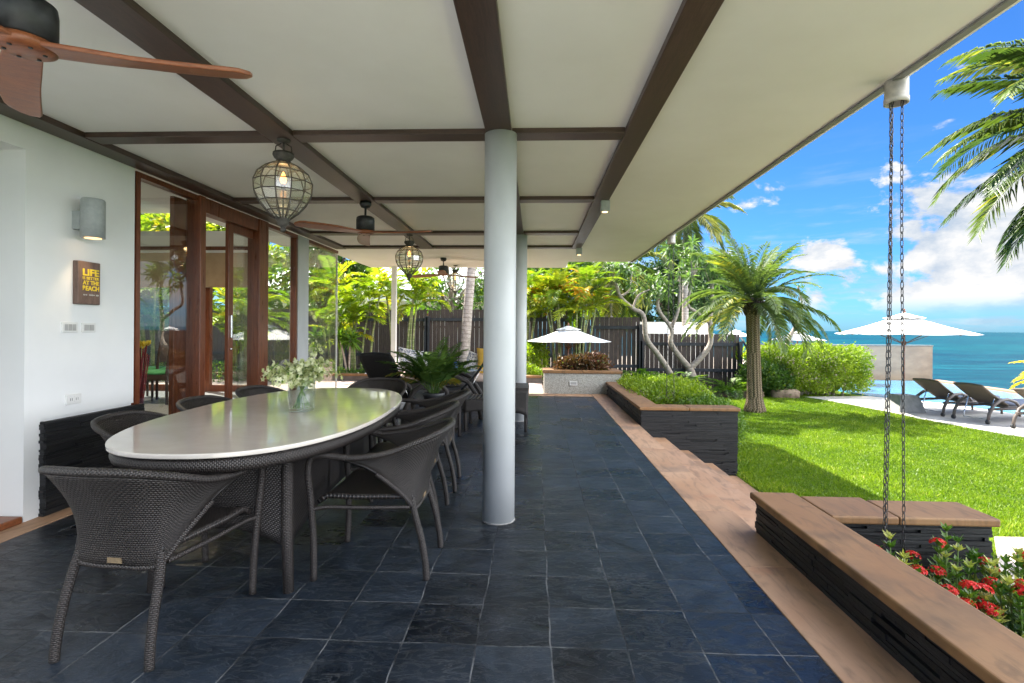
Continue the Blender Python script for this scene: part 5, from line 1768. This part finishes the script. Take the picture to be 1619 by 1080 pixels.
t = thing('agave', 'spiky yellow-green plant sticking up behind the hedge beside the palm trunk', 'plant', (6.45, 16.7, .2))
lv = Leaves()
for i in range(34):
    a = rng.uniform(0, PI2); e = rng.uniform(.5, 1.5)
    lv.add([(6.45 + .35 * (i % 2), 16.7, .25)], [(math.cos(a) * math.cos(e), math.sin(a) * math.cos(e), math.sin(e))], [(0, 0, 1)], rng.uniform(.6, 1.05), .07, rng.random(), .2, .12)
lv.build('foliage', 'leaf_areca', t)


# --- ixora in the near flower bed
def ixora(c, h, R, nst, seed, lab, flowers, m='leaf_ixora'):
    r = np.random.default_rng(seed)
    t = thing('ixora_bush', lab, 'flowering plant', c, 'ixora plants in the near flower bed')
    st = G(); lv = Leaves(); fl = Leaves()
    for i in range(nst):
        a = r.uniform(0, PI2); rr = R * math.sqrt(r.random()); hh = h * r.uniform(.55, 1.0) * (1 - .25 * rr / R)
        b = np.array(c); tp = b + np.array([rr * math.cos(a), rr * math.sin(a), hh])
        pts = catmull([tuple(b + np.array([rr * .25 * math.cos(a), rr * .25 * math.sin(a), 0])), tuple(b + np.array([rr * .7 * math.cos(a), rr * .7 * math.sin(a), hh * .5])), tuple(tp)], 5)
        st.tube(pts, [.006 - .0003 * k for k in range(11)], 5)
        for q in range(2, 11):
            p = np.array(pts[q]); kk = 5 if q < 9 else 8
            th = np.arange(kk) * PI2 / kk + q * 1.57 + r.uniform(0, .4); e = .25 + .09 * (q - 2)
            D = np.stack([np.cos(th) * math.cos(e), np.sin(th) * math.cos(e), np.full(kk, math.sin(e))], 1) + r.normal(scale=.12, size=(kk, 3))
            lv.add(np.tile(p, (kk, 1)), D, np.tile([[0, 0, 1.]], (kk, 1)) + r.normal(scale=.2, size=(kk, 3)), r.uniform(.038, .066, kk), r.uniform(.016, .025, kk), (.97 if (q > 8 and r.random() < .3) else r.random()), .16, .12)
        if r.random() < flowers * 1.1:
            kk = 46; d = nrm(r.normal(size=(kk, 3)) + np.array([0, 0, .55])); d[:, 2] = np.abs(d[:, 2]); P = tp + np.array([0, 0, .012]) + d * np.array([.034, .034, .022])
            for z in range(4):
                x = nrm(np.cross(d, [.3, .2, .9])); y = np.cross(d, x); th = z * 1.571
                fl.add(P, x * math.cos(th) + y * math.sin(th) + d * .3, d, .0105, .0075, np.clip(r.normal(.5, .25, kk), 0, 1), .1)
    st.build('stems', 'stem_green', t); lv.build('foliage', m, t)
    if fl.n: fl.build('blossoms', 'petal_red', t)


bed = [(1.83, 2.68, .42, .17, 0.13), (2.12, 2.72, .44, .20, 0.21), (2.42, 2.66, .42, .18, 0.25), (1.86, 2.30, .40, .18, 0.25), (2.16, 2.36, .40, .20, 0.32), (2.46, 2.30, .38, .2, 0.34), (2.76, 2.50, .34, .2, 0.21),
       (1.84, 1.95, .38, .18, 0.25), (2.12, 1.98, .36, .19, 0.36), (2.42, 1.92, .34, .2, 0.34), (2.74, 2.08, .32, .2, 0.29), (1.85, 1.58, .36, .18, 0.21), (2.14, 1.6, .34, .2, 0.29), (2.45, 1.55, .32, .2, 0.25), (2.95, 2.86, .34, .22, 0.00), (3.2, 2.6, .3, .22, 0.04), (3.05, 2.2, .3, .2, 0.17)]
spots = ['ixora nearest the rain chain, against the tan capstone', 'leafy ixora in front of the black end wall, middle', 'ixora shoots at the right end of the black end wall', 'ixora with few red heads beside the capstone, second from the chain',
         'ixora with red heads in the middle of the flower bed', 'ixora with large red heads right of centre of the flower bed', 'ixora with red heads below the end of the black wall', 'ixora half hidden by the capstone, near the middle of its edge',
         'ixora with the brightest red cluster close to the capstone', 'ixora with red heads near the right picture edge', 'red-topped ixora at the right picture edge', 'ixora at the lower edge of the bed, behind the capstone', 'ixora with red heads low at the picture edge',
         'ixora in the lower right corner of the bed', 'pale sunlit ixora without flowers beside the sandy path', 'pale sunlit ixora right of the path-side one', 'ixora at the right edge below the sandy path']
for i, ((x, y, h, R, f), lab) in enumerate(zip(bed, spots)):
    ixora((x, y, -.37), h * 1.12 + (.16 if i < 14 else .05), R, 24, 40 + i, lab, f, 'leaf_ixora' if i < 14 else 'leaf_hedge')
lv = Leaves(); k = 5000
P = np.stack([rng.uniform(1.66, 3.6, k), rng.uniform(1.2, 2.95, k), -.36 + rng.random(k) ** 2 * .16], 1)
lv.add(P, rand_dirs(k, .8), rand_dirs(k, .8), rng.uniform(.04, .07, k), .025)
o = struct(lv.build('bed_undergrowth', 'leaf_ixora'), 'stuff')
o['label'] = 'low leafy undergrowth covering the near flower bed'; o['category'] = 'plants'

# --- rocks by the hedge
for (x, y, s, lab) in ((7.14, 15.1, (.40, .22, .16), 'flat-topped brown rock at the foot of the tall hedge'), (6.40, 15.2, (.2, .18, .13), 'smaller brown rock half hidden by the palm trunk')):
    b = G().blob((x, y, LAWN + s[2] * .7), s, 14, 9, .12, .7).build('garden_rock', 'rock')
    md = b.modifiers.new('sub', 'SUBSURF'); md.levels = 2; md.render_levels = 2
    tx = bpy.data.textures.new('rock', 'CLOUDS'); tx.noise_scale = .18
    dm = b.modifiers.new('disp', 'DISPLACE'); dm.texture = tx; dm.strength = .09
    tag(b, lab, 'rock')
t = thing('path_light', 'small white garden path light standing at the foot of the palm clump', 'garden light', (-4.12, 12.6, -.03))
G().tube([(-4.12, 12.6, -.03), (-4.12, 12.6, .12)], .012, 8).build('stake', 'white_trim', t)
G().lathe([(.05, 0), (.055, .02), (.02, .05), (0, .055)], (-4.12, 12.6, .12), 14).build('lamp_head', 'white_trim', t)

# --- grass blades
def inside(P, poly):
    x, y = P[:, 0], P[:, 1]; c = np.zeros(len(P), bool); n = len(poly)
    for i in range(n):
        (x0, y0), (x1, y1) = poly[i], poly[(i + 1) % n]
        cond = ((y0 > y) != (y1 > y)) & (x < (x1 - x0) * (y - y0) / (y1 - y0 + 1e-12) + x0)
        c ^= cond
    return c


poly = [(2.69, 3.25), (3.4, 3.95), (4.3, 5.06), (5.3, 5.06), (6.6, 4.0), (10.6, 4.0), (10.0, 6.5), (9.4, 8.3), (8.95, 9.6), (8.72, 10.2), (8.55, 10.9), (8.42, 11.7), (8.34, 12.7), (8.2, 13.7), (8.02, 14.6), (7.75, 15.25), (9.6, 15.62), (9.6, 15.9), (3.0, 15.9), (2.7, 10.)]
k = 520000
P = np.stack([rng.uniform(2.6, 10.6, k), 3.2 + 12.7 * rng.random(k) ** 1.35], 1)
P = P[inside(P, poly)]
k = len(P); print('grass', k)
dist = np.hypot(P[:, 0], P[:, 1])
lv = Leaves()
P3 = np.concatenate([P, np.full((k, 1), LAWN - .004)], 1)
patch = np.sin(P[:, 0] * 2.1 + np.sin(P[:, 1] * 1.7)) * np.sin(P[:, 1] * 1.3 + P[:, 0]) * .16 + np.sin(P[:, 0] * 6.3 + 2 * np.sin(P[:, 1] * 4.1)) * np.sin(P[:, 1] * 5.2 - P[:, 0] * 2.2) * .13
h = rng.uniform(.026, .066, k) * (1 + patch) * np.where(rng.random(k) < .03, 1.5, 1)
lv.add(P3, rng.normal(scale=.55, size=(k, 3)) * np.array([1, 1, 0]) + np.array([0, 0, 1.]), rand_dirs(k, .2), h, .0045 + .0008 * dist, np.clip(rng.normal(.42, .2, k) + patch, 0, 1), .15, .12)
o = struct(lv.build('grass', 'grass_blade'), 'stuff')
o['label'] = 'bright green lawn grass between the veranda and the pool'; o['category'] = 'grass'
